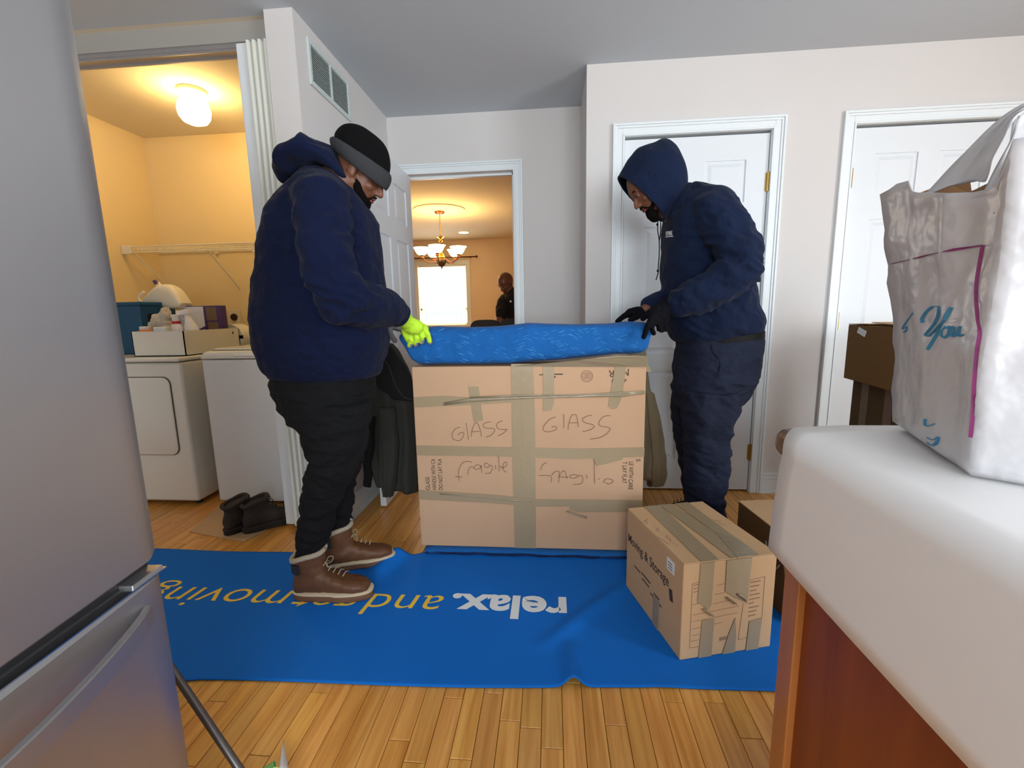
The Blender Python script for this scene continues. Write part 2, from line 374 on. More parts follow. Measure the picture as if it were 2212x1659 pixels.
# ------------------------------------------------------------------ oak floor planks
def proj(p):
    q = Vector(p) - O; z = q.dot(_f); return (1106 + FPX * q.dot(_R) / z, 829.5 + FPX * q.dot(_D) / z, z) if z > 0.05 else (-1, -1, z)
PW = 0.0575
rows = []; rr = random.Random(3)
i = 0; x = -4.0
while x < 3.6:
    y = -3.1 + rr.random() * 0.6
    while y < 8.5:
        l = rr.choice((0.35, 0.5, 0.62, 0.75, 0.9, 1.1)) if y < 3.4 else 1.6
        rows.append((x, max(y, -3.1), min(y + l, 8.5))); y += l
    x += PW
def vis(x, y0, y1):
    best = 0
    for k in range(7):
        y = y0 + (y1 - y0) * k / 6; px, py, z = proj((x + PW / 2, y, 0))
        if not (350 < px < 1670 and py < 1680): continue
        if py > 1215 and px < 183 + 0.1455 * py: continue
        if 1.18 < y < 1.9: continue
        if x > 0.42 and y < 1.75: continue
        if y > 2.8 and x < -1.0: continue
        if y > 3.2: continue
        best += 1 / z ** 2
    return best * (y1 - y0)
sc = sorted(range(len(rows)), key=lambda k: -vis(*rows[k]))
single = set(k for k in sc[:298] if vis(*rows[k]) > 0)
bulk = MB(); bt = []
for k, (x, y0, y1) in enumerate(rows):
    b = rr.uniform(0.86, 1.10); tn = (b, b * rr.uniform(0.93, 1.02), b * rr.uniform(0.82, 1.04)); z = rr.uniform(-0.0005, 0.0)
    m = MB() if k in single else bulk
    e = 0.0007; c = 0.0012
    x0, x1 = x + e, x + PW - e; a, bb = y0 + e, y1 - e
    v = [(x0, a, -0.012), (x1, a, -0.012), (x1, bb, -0.012), (x0, bb, -0.012), (x0, a, z - c), (x1, a, z - c), (x1, bb, z - c), (x0, bb, z - c), (x0 + c, a + c, z), (x1 - c, a + c, z), (x1 - c, bb - c, z), (x0 + c, bb - c, z)]
    f = [(0, 1, 5, 4), (1, 2, 6, 5), (2, 3, 7, 6), (3, 0, 4, 7), (4, 5, 9, 8), (5, 6, 10, 9), (6, 7, 11, 10), (7, 4, 8, 11), (8, 9, 10, 11)]
    m.add(v, f)
    if k in single: m.build('floor_plank', 'oak', FLOOR, tint=tn)
    else: bt += [tn] * 12
o = bulk.build('floor_planks_rest', 'oak', FLOOR); o['kind'] = 'stuff'
a = o.data.color_attributes.new('tint', 'FLOAT_COLOR', 'POINT'); a.data.foreach_set('color', [q for t in bt for q in (*t, 1)])
# ------------------------------------------------------------------ casings, baseboards
def casing(name, x0, x1, z1, y, w=0.064, m='trim_white'):
    """stepped door casing around an opening, front face at y (towards -y)"""
    mb = MB(); L = [(0, 0.009, 0.0, 0.012), (0.012, 0.016, 0, 0), ]
    steps = ((0.0, 0.010, 0.013), (0.010, 0.040, 0.009), (0.040, 0.052, 0.014), (0.052, w, 0.020))
    for a, b, t in steps:
        mb.box(x0 - b, x0 - a, y - t, y, 0, z1 + b); mb.box(x1 + a, x1 + b, y - t, y, 0, z1 + b); mb.box(x0 - a, x1 + a, y - t, y, z1 + a, z1 + b)
    return struct(name, mb, m, bevel=0.0015, seg=1)
casing('trim_1', D1[0] - 0.006, D1[1] + 0.006, DZ + 0.004, WY)
casing('trim_2', D2[0] - 0.006, D2[1] + 0.006, DZ + 0.004, WY)
casing('trim_3', OX0, OX1, OZ, 3.215)
mb = MB()                                                   # jamb and stops of the open doorway
mb.box(OX0 - 0.02, OX0, 3.215, 3.345, 0, OZ).box(OX1, OX1 + 0.02, 3.215, 3.345, 0, OZ).box(OX0 - 0.02, OX1 + 0.02, 3.215, 3.345, OZ, OZ + 0.02)
mb.box(OX0, OX0 + 0.012, 3.265, 3.30, 0, OZ).box(OX1 - 0.012, OX1, 3.265, 3.30, 0, OZ).box(OX0, OX1, 3.265, 3.30, OZ - 0.014, OZ)
struct('trim_4', mb, 'trim_white', bevel=0.001, seg=1)
mb = MB()
for d in (D1, D2): mb.box(d[0] - 0.02, d[0] - 0.003, WY, WY + 0.12, 0, DZ + 0.02).box(d[1] + 0.003, d[1] + 0.02, WY, WY + 0.12, 0, DZ + 0.02).box(d[0] - 0.02, d[1] + 0.02, WY, WY + 0.12, DZ + 0.003, DZ + 0.02)
struct('trim_5', mb, 'trim_white')
def baseboard(name, x0, x1, y0, y1, nx, ny):
    mb = MB()
    for z0, z1, t in ((0, 0.022, 0.022), (0.022, 0.092, 0.012), (0.092, 0.102, 0.016), (0.102, 0.118, 0.011), (0.118, 0.126, 0.016)):
        xa, xb = (x0, x1) if not nx else ((x0, x0 + t) if nx > 0 else (x0 - t, x0))
        ya, yb = (y0, y1) if not ny else ((y0, y0 + t) if ny > 0 else (y0 - t, y0))
        mb.box(xa, xb, ya, yb, z0, z1)
    return struct(name, mb, 'trim_white', bevel=0.002, seg=1)
baseboard('baseboard_front', D1[1] + 0.07, D2[0] - 0.07, WY, WY, 0, -1)
baseboard('baseboard_recess', OX1 + 0.065, 0.2, 3.215, 3.215, 0, -1)
baseboard('baseboard_return', 0.2, 0.2, WY, 3.2, -1, 0)
baseboard('baseboard_partition', -1.10, -1.10, 2.085, 3.2, 1, 0)
baseboard('baseboard_corner', 0.2, D1[0] - 0.07, WY, WY, 0, -1)
# ------------------------------------------------------------------ six panel doors
PROWS = ((0.20, 0.745), (0.85, 1.565), (1.68, 1.90))
def panel_door(name, w, M, knob_u=None, hinge_u=None, both=True):
    """door in local u (width), v (thickness, front = -v), z"""
    t = 0.035; s, mid = 0.115, 0.105; pw = (w - 2 * s - mid) / 2
    us = ((s, s + pw), (s + pw + mid, w - s))
    mb = MB()
    mb.box(0, s, 0, t, 0.012, 2.03).box(w - s, w, 0, t, 0.012, 2.03).box(s + pw, s + pw + mid, 0, t, 0.012, 2.03)
    zz = [0.012] + [q for r in PROWS for q in r] + [2.03]
    for a, b in us:
        for k in range(0, 8, 2): mb.box(a, b, 0, t, zz[k], zz[k + 1])
        for z0, z1 in PROWS: mb.box(a, b, 0.008, t - 0.008, z0, z1)
    mb.v = [M @ v for v in mb.v]
    d = mb.build(name, 'door_white'); d['kind'] = 'structure'
    for a, b in us:
        for z0, z1 in PROWS:
            p = MB()
            for y0, y1, yb in ((0.0072, 0.0015, 0.011), (t - 0.0072, t - 0.0015, t - 0.011)):
                g, h = 0.016, 0.034
                R = [[(a + .002, yb, z0 + .002), (b - .002, yb, z0 + .002), (b - .002, yb, z1 - .002), (a + .002, yb, z1 - .002)], [(a + .008, y0 , z0 + .008), (b - .008, y0, z0 + .008), (b - .008, y0, z1 - .008), (a + .008, y0, z1 - .008)], [(a + g, y0, z0 + g), (b - g, y0, z0 + g), (b - g, y0, z1 - g), (a + g, y0, z1 - g)], [(a + h, y1, z0 + h), (b - h, y1, z0 + h), (b - h, y1, z1 - h), (a + h, y1, z1 - h)]]
                p.rings([[Vector(q) for q in r] for r in R])
            p.v = [M @ v for v in p.v]; p.build('door_panel', 'door_white', d)
    if hinge_u is not None:
        for z in (0.25, 1.02, 1.78):
            h = MB().tube([(hinge_u, -0.009, z - 0.05), (hinge_u, -0.009, z + 0.05)], 0.007, 8).box(hinge_u - 0.012, hinge_u + 0.012, -0.004, 0.0, z - 0.046, z + 0.046)
            for q in (-0.018, 0.018): h.tube([(hinge_u, -0.009, z + q - 0.001), (hinge_u, -0.009, z + q + 0.001)], 0.0078, 8)
            h.v = [M @ v for v in h.v]; h.build('hinge', 'brass', d, smooth='auto')
    if knob_u is not None:
        for sgn, y in ((-1, 0), (1, t)):
            k = MB(); Rm = Matrix.Rotation(-sgn * PI / 2, 3, 'X')
            k.lathe([(0.0005, 0.062), (0.016, 0.060), (0.026, 0.050), (0.027, 0.042), (0.020, 0.032), (0.011, 0.026), (0.011, 0.008), (0.030, 0.006), (0.032, 0.0)], (knob_u, y, 0.93), 20, Rm)
            k.v = [M @ v for v in k.v]; k.build('door_knob', 'brass', d, smooth='auto')
    return d
panel_door('door_1', D1[1] - D1[0], Matrix.Translation((D1[0], WY + 0.014, 0)), 0.062, D1[1] - D1[0] + 0.001)
panel_door('door_2', D2[1] - D2[0], Matrix.Translation((D2[0], WY + 0.014, 0)), 0.70, -0.001)
# door_3: open, swung against the partition; u runs from its free edge (near) to the hinge (far)
panel_door('door_3', 0.80, Matrix(((0, -1, 0, -0.955), (1, 0, 0, 2.40), (0, 0, 1, 0), (0, 0, 0, 1))), 0.062, None)
# ------------------------------------------------------------------ accordion closet door (folded) and its track
o = struct('trim_6', MB().box(-2.85, -1.23, 2.155, 2.235, 2.318, 2.335).box(-2.85, -1.23, 2.163, 2.171, 2.308, 2.32).box(-2.85, -1.23, 2.222, 2.230, 2.308, 2.32), 'steel')
acc = MB().box(-1.392, -1.345, 2.115, 2.21, 0.03, 2.312).build('door_4', 'enamel_plain', bevel=0.004)
acc['kind'] = 'structure'
for k in range(4):
    x = -1.343 + k * 0.0275
    p = MB(); dz = 0.03 if k == 3 else 0.0
    p.prism([(x, 2.125, 0.03 - dz), (x + 0.008, 2.10, 0.03 - dz), (x + 0.019, 2.10, 0.03 - dz), (x + 0.0265, 2.125, 0.03 - dz), (x + 0.0265, 2.20, 0.03 - dz), (x, 2.20, 0.03 - dz)], (0, 0, 2.285 + dz))
    p.build('fold_panel', 'accordion_vinyl', acc, bevel=0.002)
h = MB().box(-1.385, -1.350, 2.098, 2.115, 1.285, 1.49).build('handle_plate', 'enamel', acc, bevel=0.006)
MB().box(-1.375, -1.360, 2.094, 2.100, 1.33, 1.45).build('pull', 'enamel', h, bevel=0.003)
MB().lathe([(0.004, 0), (0.004, 0.002)], (-1.368, 2.0975, 1.30), 10, Matrix.Rotation(PI / 2, 3, 'X')).build('screw', 'brass', h)
# ------------------------------------------------------------------ return air grille on the partition
VY0, VY1, VZ0, VZ1 = 2.185, 2.61, 2.16, 2.36
v = MB(); fx = -1.10
v.box(fx, fx + 0.010, VY0, VY0 + 0.022, VZ0, VZ1).box(fx, fx + 0.010, VY1 - 0.022, VY1, VZ0, VZ1).box(fx, fx + 0.010, VY0 + 0.022, VY1 - 0.022, VZ0, VZ0 + 0.022).box(fx, fx + 0.010, VY0 + 0.022, VY1 - 0.022, VZ1 - 0.022, VZ1)
vent = v.build('air_vent', 'vent_white', bevel=0.002, seg=1)
tag(vent, 'white return air vent grille high on the wall above the black beanie', 'vent')
MB().box(fx, fx + 0.010, 2.392, 2.403, VZ0 + 0.02, VZ1 - 0.02).build('center_bar', 'vent_white', vent)
for k in range(15):
    z = VZ0 + 0.028 + k * 0.0103
    MB().prism([(fx + 0.001, VY0 + 0.02, z), (fx + 0.009, VY0 + 0.02, z - 0.006), (fx + 0.009, VY0 + 0.02, z - 0.0048), (fx + 0.001, VY0 + 0.02, z + 0.0012)], (0, VY1 - VY0 - 0.04, 0)).build('louver', 'vent_white', vent)
MB().box(fx + 0.0002, fx + 0.001, VY0 + 0.02, VY1 - 0.02, VZ0 + 0.02, VZ1 - 0.02).build('backing', 'vent_back', vent)
# ------------------------------------------------------------------ dining room window, blinds, rod
w = MB()
for a, b, c, d in ((WX0 - 0.08, WX0, WZ0 - 0.02, WZ1 + 0.08), (WX1, WX1 + 0.08, WZ0 - 0.02, WZ1 + 0.08), (WX0, WX1, WZ1, WZ1 + 0.08)): w.box(a, b, 8.43, 8.46, c, d)
w.box(WX0 - 0.1, WX1 + 0.1, 8.40, 8.46, WZ0 - 0.04, WZ0)
win = struct('window_1', w, 'trim_white', bevel=0.004)
s = MB(); s.box(WX0, WX0 + 0.03, 8.50, 8.53, WZ0, WZ1).box(WX1 - 0.03, WX1, 8.50, 8.53, WZ0, WZ1).box(WX0, WX1, 8.50, 8.53, 1.155, 1.19).box(WX0, WX1, 8.50, 8.53, WZ0, WZ0 + 0.03).box(WX0, WX1, 8.50, 8.53, WZ1 - 0.03, WZ1)
s.build('window_sash', 'blind', win)
bl = MB().box(WX0 + 0.01, WX1 - 0.01, 8.455, 8.485, WZ1 - 0.035, WZ1).build('blind_headrail', 'blind', None)
blr = tag(bl, 'pale slatted blind hanging open in the bright dining room window', 'blind')
for k in range(38):
    z = WZ1 - 0.05 - k * 0.0275
    MB().box(WX0 + 0.015, WX1 - 0.015, 8.462, 8.482, z, z + 0.0015).build('blind_slat', 'blind', blr)
for x in (WX0 + 0.12, WX1 - 0.12): MB().box(x - 0.002, x + 0.002, 8.46, 8.462, WZ0 + 0.02, WZ1 - 0.03).build('cord', 'blind', blr)
bl.name = 'window_blind'
rod = MB().tube([(WX0 - 0.35, 8.36, 2.10), (WX1 + 0.22, 8.36, 2.10)], 0.011, 10).build('curtain_rod', 'bronze', smooth=True)
tag(rod, 'thin dark bronze curtain rod above the dining room window', 'curtain rod')
for x in (WX0 - 0.35, WX1 + 0.22): MB().ell((x, 8.36, 2.10), (0.025, 0.022, 0.022)).build('finial', 'bronze', rod, smooth=True)
for x in (WX0 - 0.1, WX1 + 0.1): MB().box(x - 0.01, x + 0.01, 8.36, 8.45, 2.085, 2.10).build('bracket', 'bronze', rod)
# ------------------------------------------------------------------ refrigerator
FX, FY1, FY0 = -0.722, 0.73, -0.06
fr = thing('refrigerator', 'tall stainless steel bottom-freezer refrigerator filling the left foreground', 'refrigerator')
MB().box(-1.42, FX - 0.072, FY0, FY1, 0.03, 1.76).build('cabinet', 'steel', fr, bevel=0.006)
def fdoor(name, z0, z1):
    mb = MB(); R = []
    for k in range(25):
        t = k / 24; y = FY0 + (FY1 - FY0) * t
        b = 0.010 * (1 - (2 * t - 1) ** 2) - 0.018 * max(0, (abs(2 * t - 1) - 0.965) / 0.035) ** 2
        x = FX + b - 0.004
        R.append([(FX - 0.07, y, z0), (x - 0.006, y, z0), (x, y, z0 + 0.006), (x, y, z1 - 0.006), (x - 0.006, y, z1), (FX - 0.07, y, z1)])
    return mb.rings([[Vector(p) for p in r] for r in R]).build(name, 'steel', fr, smooth='auto')
d1 = fdoor('upper_door', 0.678, 1.75)
d2 = fdoor('freezer_drawer', 0.06, 0.648)
MB().box(FX - 0.066, FX - 0.030, FY0 + 0.01, FY1 - 0.012, 0.60, 0.70).build('drawer_recess', 'recess_grey', fr)
MB().box(FX - 0.02, FX - 0.001, FY0 + 0.01, FY1 - 0.004, 0.6482, 0.6505).build('edge_strip', 'steel_edge', d2)
MB().box(FX - 0.066, FX - 0.006, FY1 - 0.075, FY1 - 0.006, 0.648, 0.656).build('end_cap', 'steel', fr, bevel=0.002)
def fhandle(par, z, h, y0, y1):
    R = []
    for k in range(25):
        t = k / 24; y = y0 + (y1 - y0) * t; s = 0.004 + 0.058 * math.sin(PI * t) ** 0.8; x = FX + 0.006 + s
        R.append([(x - 0.012, y, z), (x, y, z), (x, y, z + h), (x - 0.012, y, z + h)])
    return MB().rings([[Vector(p) for p in r] for r in R]).build('handle', 'steel', par, bevel=0.002)
hh = fhandle(d2, 0.578, 0.034, 0.02, 0.668)
MB().box(-1.40, FX - 0.03, FY0 + 0.02, FY1 - 0.02, 0.0, 0.055).build('kick_grille', 'black_leather', fr)
for c_ in list(fr.children) + [g for c in fr.children for g in c.children]:      # the refrigerator stands slightly turned
    T_ = Matrix.Translation((FX, FY1, 0)) @ Matrix.Rotation(math.radians(5.2), 4, 'Z') @ Matrix.Translation((-FX, -FY1, 0))
    c_.data.transform(T_)
# ------------------------------------------------------------------ island: cabinet, granite top, white sheet
CZ = 0.912
ca = thing('island_cabinet', 'cherry-stained wooden island cabinet under the white covered countertop', 'cabinet')
MB().box(0.412, 1.30, -0.9, 0.742, 0.0, CZ - 0.051).build('side_panel', 'cherry', ca)
MB().box(0.400, 0.45, 0.712, 0.757, 0.0, CZ - 0.051).build('corner_stile', 'cherry_light', ca, bevel=0.002)
MB().box(0.4115, 0.413, -0.9, 0.70, 0.0, 0.09).build('toe_board', 'cherry', ca)
MB().box(0.373, 1.32, -0.93, 0.782, CZ - 0.050, CZ - 0.002).build('countertop', 'granite', None, bevel=0.020, seg=4)
tag(bpy.data.objects['countertop'], 'brown speckled granite countertop, only its far corner showing from under white sheet', 'countertop')
# sheet: flat on top, bent over the left edge and hanging down
bx, r = 0.366, 0.034; prf = []
for k in range(13): prf.append((1.28 - k * (1.28 - bx - r) / 12, CZ + 0.001, 1))
for k in range(1, 12): a = PI / 2 * k / 11; prf.append((bx + r - (r + 0.002) * math.sin(a), CZ + 0.001 - r * (1 - math.cos(a)) , 1))
for k in range(1, 9): prf.append((bx - 0.002 - 0.0012 * k + 0.004 * (k / 8) ** 2, CZ - r - k * (0.165 / 8), 0))
R = []; ny = 40; fy = 0.772; ry = 0.055
for j in range(ny + 1):
    ring = []
    for (x, z, top) in prf:
        yend = fy
        if x < bx + 0.09: yend = fy - 0.075 * (1 - math.sqrt(max(0, 1 - ((bx + 0.09 - x) / 0.098) ** 2)))
        if not top: yend = fy - 0.048 + 0.010 * (CZ - z) / 0.2
        y = -0.9 + (yend + 0.9) * (1 - (1 - j / ny) ** 1.0)
        ring.append(Vector((x + 0.0012 * math.sin(y * 9), y, z)))
    R.append(ring)
sh = MB().rings(R, cap=False, closed=False).build('cover_sheet', 'sheet_white', smooth=True, solid=0.0014)
tag(sh, 'smooth white protective sheet draped over the countertop edge in the right foreground', 'sheet')
# ------------------------------------------------------------------ plastic carrier bag with a carton inside
bag = thing('carrier_bag', 'crinkled white plastic carrier bag lettered You, standing on the white sheet', 'bag')
z0 = CZ + 0.004
FLn = Vector((0.551, 0.742, z0)); NR = Vector((0.470, 0.530, z0)); RR_ = Vector((0.66, 0.42, z0)); BK = Vector((0.76, 0.66, z0))
corners = [FLn, NR, Vector((0.503, 0.505, z0)), RR_, Vector((0.80, 0.60, z0)), Vector((0.70, 0.75, z0))]
def outline(z):
    t = (z - z0) / 0.35
    P = []
    n = 0
    for i, c in enumerate(corners):
        d = corners[(i + 1) % 6]
        m = 12 if i == 0 else (10 if (c - d).length > 0.1 else 4)
        for k in range(m):
            q = c.lerp(d, k / m); P.append(Vector((q.x, q.y, z)))
    cen = Vector((0.64, 0.61, z)); out = []
    for p in P:
        q = cen + (p - cen) * (1 + 0.02 * t)
        q.x -= 0.058 * max(0, min(1, t)) * (1.0 if (p.y > 0.6 and p.x < 0.66) else (0.15 if p.x < 0.5 else 0.1)) * min(1, max(0, (p.y - 0.52) / 0.2) + 0.1)
        d = (q - cen).normalized()
        w = 0.011 * noise.noise(Vector((p.x * 18, p.y * 18, z * 6))) + 0.008 * (0.4 - abs(noise.noise(Vector((p.x * 34 + z * 12, p.y * 34, z * 14 + 5))))) + 0.003 * noise.noise(Vector((p.x * 70, p.y * 70, z * 30 + 5)))
        edge = 1 if 0.01 < t else 0.3
        out.append(q + d * w * edge)
    return out
zs = [z0 + 0.001, z0 + 0.01] + [z0 + 0.02 + 0.335 * k / 26 for k in range(27)]
R = [outline(z) for z in zs]
R[0] = [p.lerp(Vector((0.64, 0.61, p.z)), 0.03) for p in R[0]]
n = len(R[0])
# front (left-facing) wall dips in the middle of its mouth
bm_ = MB(); v = [p for r_ in R for p in r_]; f = []
for i in range(len(R) - 1):
    for j in range(n):
        k = (j + 1) % n; f.append((i * n + j, i * n + k, (i + 1) * n + k, (i + 1) * n + j))
f.append(tuple(range(n)))
bm_.add(v, f)
top = len(R) - 1
def dipf(t):
    P = ((0, 0.0), (0.16, -0.004), (0.24, -0.006), (0.30, 0.012), (0.42, 0.020), (0.60, 0.030), (0.80, 0.040), (0.92, 0.036), (1.0, 0.012))
    for (a, b), (c, d) in zip(P, P[1:]):
        if t <= c: return b + (d - b) * (t - a) / (c - a)
for j in range(n):
    i = top * n + j
    if j < 12:
        t = j / 12; dip = dipf(t)
        for q_, k_ in ((0, 1.0), (1, 0.8), (2, 0.5), (3, 0.2)): bm_.v[i - q_ * n] = bm_.v[i - q_ * n] - Vector((0, 0, dip * k_))
body = bm_.build('bag_body', 'plastic_bag', bag, smooth=True, solid=0.0012)
# handles: two straps rising to the right towards the knot
apex = at(2290, 190, 0.60)
def strap(P, wid):
    P = smoothline(P, 5); Rg = []
    for i, p in enumerate(P):
        t = (P[min(i + 1, len(P) - 1)] - P[max(i - 1, 0)]).normalized(); s = t.cross(Vector((0.55, -0.8, 0.2))).normalized(); s = Vector((s.x, s.y, s.z))
        w = wid[0] + (wid[1] - wid[0]) * i / (len(P) - 1); nn = t.cross(s).normalized()
        Rg.append([p + s * w * a + nn * 0.010 * math.cos(a * 7 + i * 0.25) * w / 0.05 for a in (-1, -0.75, -0.5, -0.25, 0, 0.25, 0.5, 0.75, 1)])
    return MB().rings(Rg, cap=False, closed=False).build('handle_strap', 'plastic_bag', bag, smooth=True, solid=0.001)
def sheet_between(A, B, m=8):
    A = smoothline(A, 6); B = smoothline(B, 6); R = []
    for i, (a, b) in enumerate(zip(A, B)):
        R.append([a.lerp(b, k / m) + Vector((0.3, -1, 0.2)) * (0.007 * math.sin(k * 1.9 + i * 0.12) * math.sin(PI * k / m) + 0.003 * noise.noise(a * 30 + Vector((k, 0, 0)))) for k in range(m + 1)])
    return MB().rings(R, cap=False, closed=False).build('handle_strap', 'plastic_bag', bag, smooth=True, solid=0.001)
sheet_between([at(1994, 424, 0.70), at(2040, 374, 0.69), at(2100, 312, 0.68), at(2160, 256, 0.67), at(2215, 222, 0.66), at(2300, 186, 0.64)], [at(2100, 384, 0.62), at(2128, 392, 0.60), at(2142, 350, 0.60), at(2165, 300, 0.61), at(2200, 246, 0.62), at(2300, 208, 0.62)])
sheet_between([at(2122, 420, 0.57), at(2150, 366, 0.575), at(2185, 300, 0.58), at(2212, 244, 0.59), at(2300, 222, 0.60)], [at(2172, 470, 0.535), at(2188, 420, 0.54), at(2218, 380, 0.545), at(2262, 320, 0.56), at(2300, 260, 0.58)])
# carton inside
cb = MB()
cb.rings([[Vector((q.x, q.y, z)) for q in (Vector((0.50, 0.56, 0)), Vector((0.68, 0.47, 0)), Vector((0.775, 0.62, 0)), Vector((0.56, 0.715, 0)))] for z in (z0 + 0.006, z0 + 0.335)], cap=False)
c1 = cb.build('carton', 'paper_brown', None, solid=0.003); tag(c1, 'brown card carton standing inside the plastic carrier bag', 'carton')
flap = MB().prism([at(1985, 428, 0.71), at(1990, 415, 0.71), at(2045, 395, 0.69), at(2095, 384, 0.67), at(2100, 420, 0.67), at(2060, 436, 0.69)], (0.002, 0.004, 0)).build('carton_flap', 'paper_brown', c1)
# printing on the bag's left face
def bagpt(px, py):
    nrm = (NR - FLn).cross(Vector((0, 0, 1))).normalized()
    r_ = ray(px, py).normalized()
    ok, loc, nn, idx = body.ray_cast(O, r_)
    return (loc - r_ * 0.0035) if ok else onp(px, py, FLn, nrm)
bpy.context.view_layer.update()
def bagstroke(name, P, w, m, k=6):
    mb = MB()
    for poly in P:
        q = smoothline([(a, b, 0) for a, b in poly], k)
        pts = [bagpt(p.x, p.y) for p in q]
        n_ = (O - pts[0]).normalized(); ribbon(mb, pts, n_, w, 0)
    return mb.build(name, m, bag)
bagstroke('printed_border', [[(1916, 572), (1960, 562), (2040, 543), (2123, 530)], [(2123, 530), (2114, 580), (2108, 630), (2112, 690), (2116, 720), (2110, 760), (2104, 830), (2101, 900), (2096, 945)]], 0.0036, 'bag_purple', 5)
bagstroke('printed_lettering', [
    [(1994, 697), (1992, 688), (2003, 672), (2016, 663), (2028, 664), (2027, 680), (2018, 700), (2003, 718), (2000, 725), (2008, 724), (2022, 712), (2036, 693), (2049, 672), (2055, 664)],
    [(2055, 664), (2040, 692), (2024, 722), (2010, 745), (2003, 756)],
    [(2044, 706), (2036, 712), (2034, 724), (2040, 729), (2049, 722), (2052, 711), (2046, 705), (2052, 709), (2060, 706)],
    [(2060, 706), (2057, 716), (2057, 725), (2064, 724), (2072, 712), (2075, 705), (2072, 716), (2073, 726), (2082, 722)],
    [(1972, 676), (1962, 690), (1952, 704), (1949, 710)], [(1949, 712), (1957, 706), (1959, 712), (1951, 718), (1958, 716)]], 0.0046, 'bag_blue', 5)
bagstroke('printed_lettering', [[(2000, 905), (2000, 920), (2020, 915)], [(2002, 945), (2014, 950), (2026, 944)], [(2002, 955), (2012, 962), (2022, 955)], [(2026, 944), (2022, 960), (2006, 966)]], 0.0045, 'bag_blue', 4)
# ------------------------------------------------------------------ blue floor runner with lettering
def seg_d(x, y, ax, ay, bx_, by):
    t = max(0, min(1, ((x - ax) * (bx_ - ax) + (y - ay) * (by - ay)) / ((bx_ - ax) ** 2 + (by - ay) ** 2)))
    return math.hypot(x - ax - t * (bx_ - ax), y - ay - t * (by - ay)), t
def mat_h(x, y):
    h = 0.004
    d, t = seg_d(x, y, 0.062, 1.15, 0.05, 1.38); h += 0.042 * (1 - t) ** 0.8 * math.exp(-(d / 0.028) ** 2) if y < 1.5 else 0
    d, t = seg_d(x, y, -0.03, 1.36, 0.30, 1.72); h += 0.013 * math.sin(PI * (0.12 + 0.76 * t)) * math.exp(-(d / 0.03) ** 2)
    d, t = seg_d(x, y, -0.70, 1.93, -0.79, 1.66); h += 0.05 * (1 - t) * math.exp(-(d / 0.045) ** 2)
    h += 0.0012 * noise.noise(Vector((x * 3, y * 3, 0))) + 0.003 * max(0, math.sin(x * 21 + 1)) * max(0, 1 - abs(y - 1.2) / 0.05) * (x > 0.2)
    return h
def mat_y(x, v):
    f0 = 1.142 + (x + 1.11) * 0.0416 + 0.006 * math.sin(x * 5)
    f0 = f0 if x > -1.11 else 1.142
    k_ = max(0, min(1, (x + 0.66) / 0.1)); f1 = 1.885 + 0.004 * math.sin(x * 9) + 0.05 * k_ * k_ * (3 - 2 * k_)
    return f0 + (f1 - f0) * v
nx_, ny_ = 300, 70; V = []; F = []
for j in range(ny_ + 1):
    for i in range(nx_ + 1):
        x = -2.25 + 3.35 * i / nx_; y = mat_y(x, j / ny_); V.append((x, y, mat_h(x, y)))
for j in range(ny_):
    for i in range(nx_):
        a = j * (nx_ + 1) + i; F.append((a, a + 1, a + nx_ + 2, a + nx_ + 1))
me = bpy.data.meshes.new('floor_runner'); me.from_pydata(V, [], F); me.update()
runner = link('floor_runner', me, 'neoprene', smooth=True, solid=0.0032)
tag(runner, 'long blue neoprene floor runner printed upside down with relax. and get moving', 'floor mat')
MATS['neoprene'].node_tree.nodes['Principled BSDF'].inputs['Specular IOR Level'].default_value = 0.3
def mat_text(s, x_right, y_base, width, size, bold, m, shear=0, word=1.0):
    me = text_mesh(s, size, None, bold, shear=shear, width=width, word=word)
    bm = bmesh.new(); bm.from_mesh(me)
    bmesh.ops.triangulate(bm, faces=bm.faces)
    for _ in range(3):
        es = [e for e in bm.edges if e.calc_length() > 0.012]
        if es: bmesh.ops.subdivide_edges(bm, edges=es, cuts=1, use_grid_fill=False); bmesh.ops.triangulate(bm, faces=bm.faces)
    for v in bm.verts:
        x = x_right - v.co.x; y = y_base - v.co.y; v.co = Vector((x, y, mat_h(x, y) + 0.0026))
    bm.to_mesh(me); bm.free(); me.name = 'printed_lettering'
    return link('printed_lettering', me, m, runner)
mat_text('relax.', 0.052, 1.612, 0.445, 0.185, 0.0055, 'print_white')
mat_text('and get moving', -0.425, 1.598, 1.235, 0.185, -0.0012, 'print_yellow', shear=0.12, word=0.35)
# ------------------------------------------------------------------ big taped carton marked GLASS
GX0, GX1, GY, GZ0, GZ1 = -0.613, 0.398, 1.93, 0.034, 0.877
gb = thing('glass_carton', 'large flat taped cardboard carton hand-lettered GLASS and fragile, standing upright on folded blue pads', 'box')
MB().box(GX0, GX1, GY, GY + 0.17, GZ0, GZ1).build('carton_body', 'cardboard', gb, bevel=0.003)
def G(px, py, e=0.0): p = at(px, py, GY); p.y -= e; return p
def gtape(P, e=0.0015, m='tape', th=0.0012):
    q = [G(x, y, e) for x, y in P]
    for p in q: p.x = min(max(p.x, GX0 - 0.001), GX1 + 0.001); p.z = min(p.z, GZ1 + 0.03); p.z = max(p.z, GZ0)
    return MB().prism(q, (0, th, 0)).build('tape_strip', m, gb)
gtape([(1104, 786), (1152, 786), (1156, 900), (1158, 1186), (1112, 1186), (1107, 970)], 0.0015)
gtape([(1126, 786), (1132, 786), (1136, 1186), (1130, 1186)], 0.0022)
gtape([(1012, 835), (1034, 835), (1044, 908), (1024, 912)], 0.0018)
gtape([(1173, 790), (1197, 790), (1197, 870), (1191, 887), (1173, 888)], 0.0018)
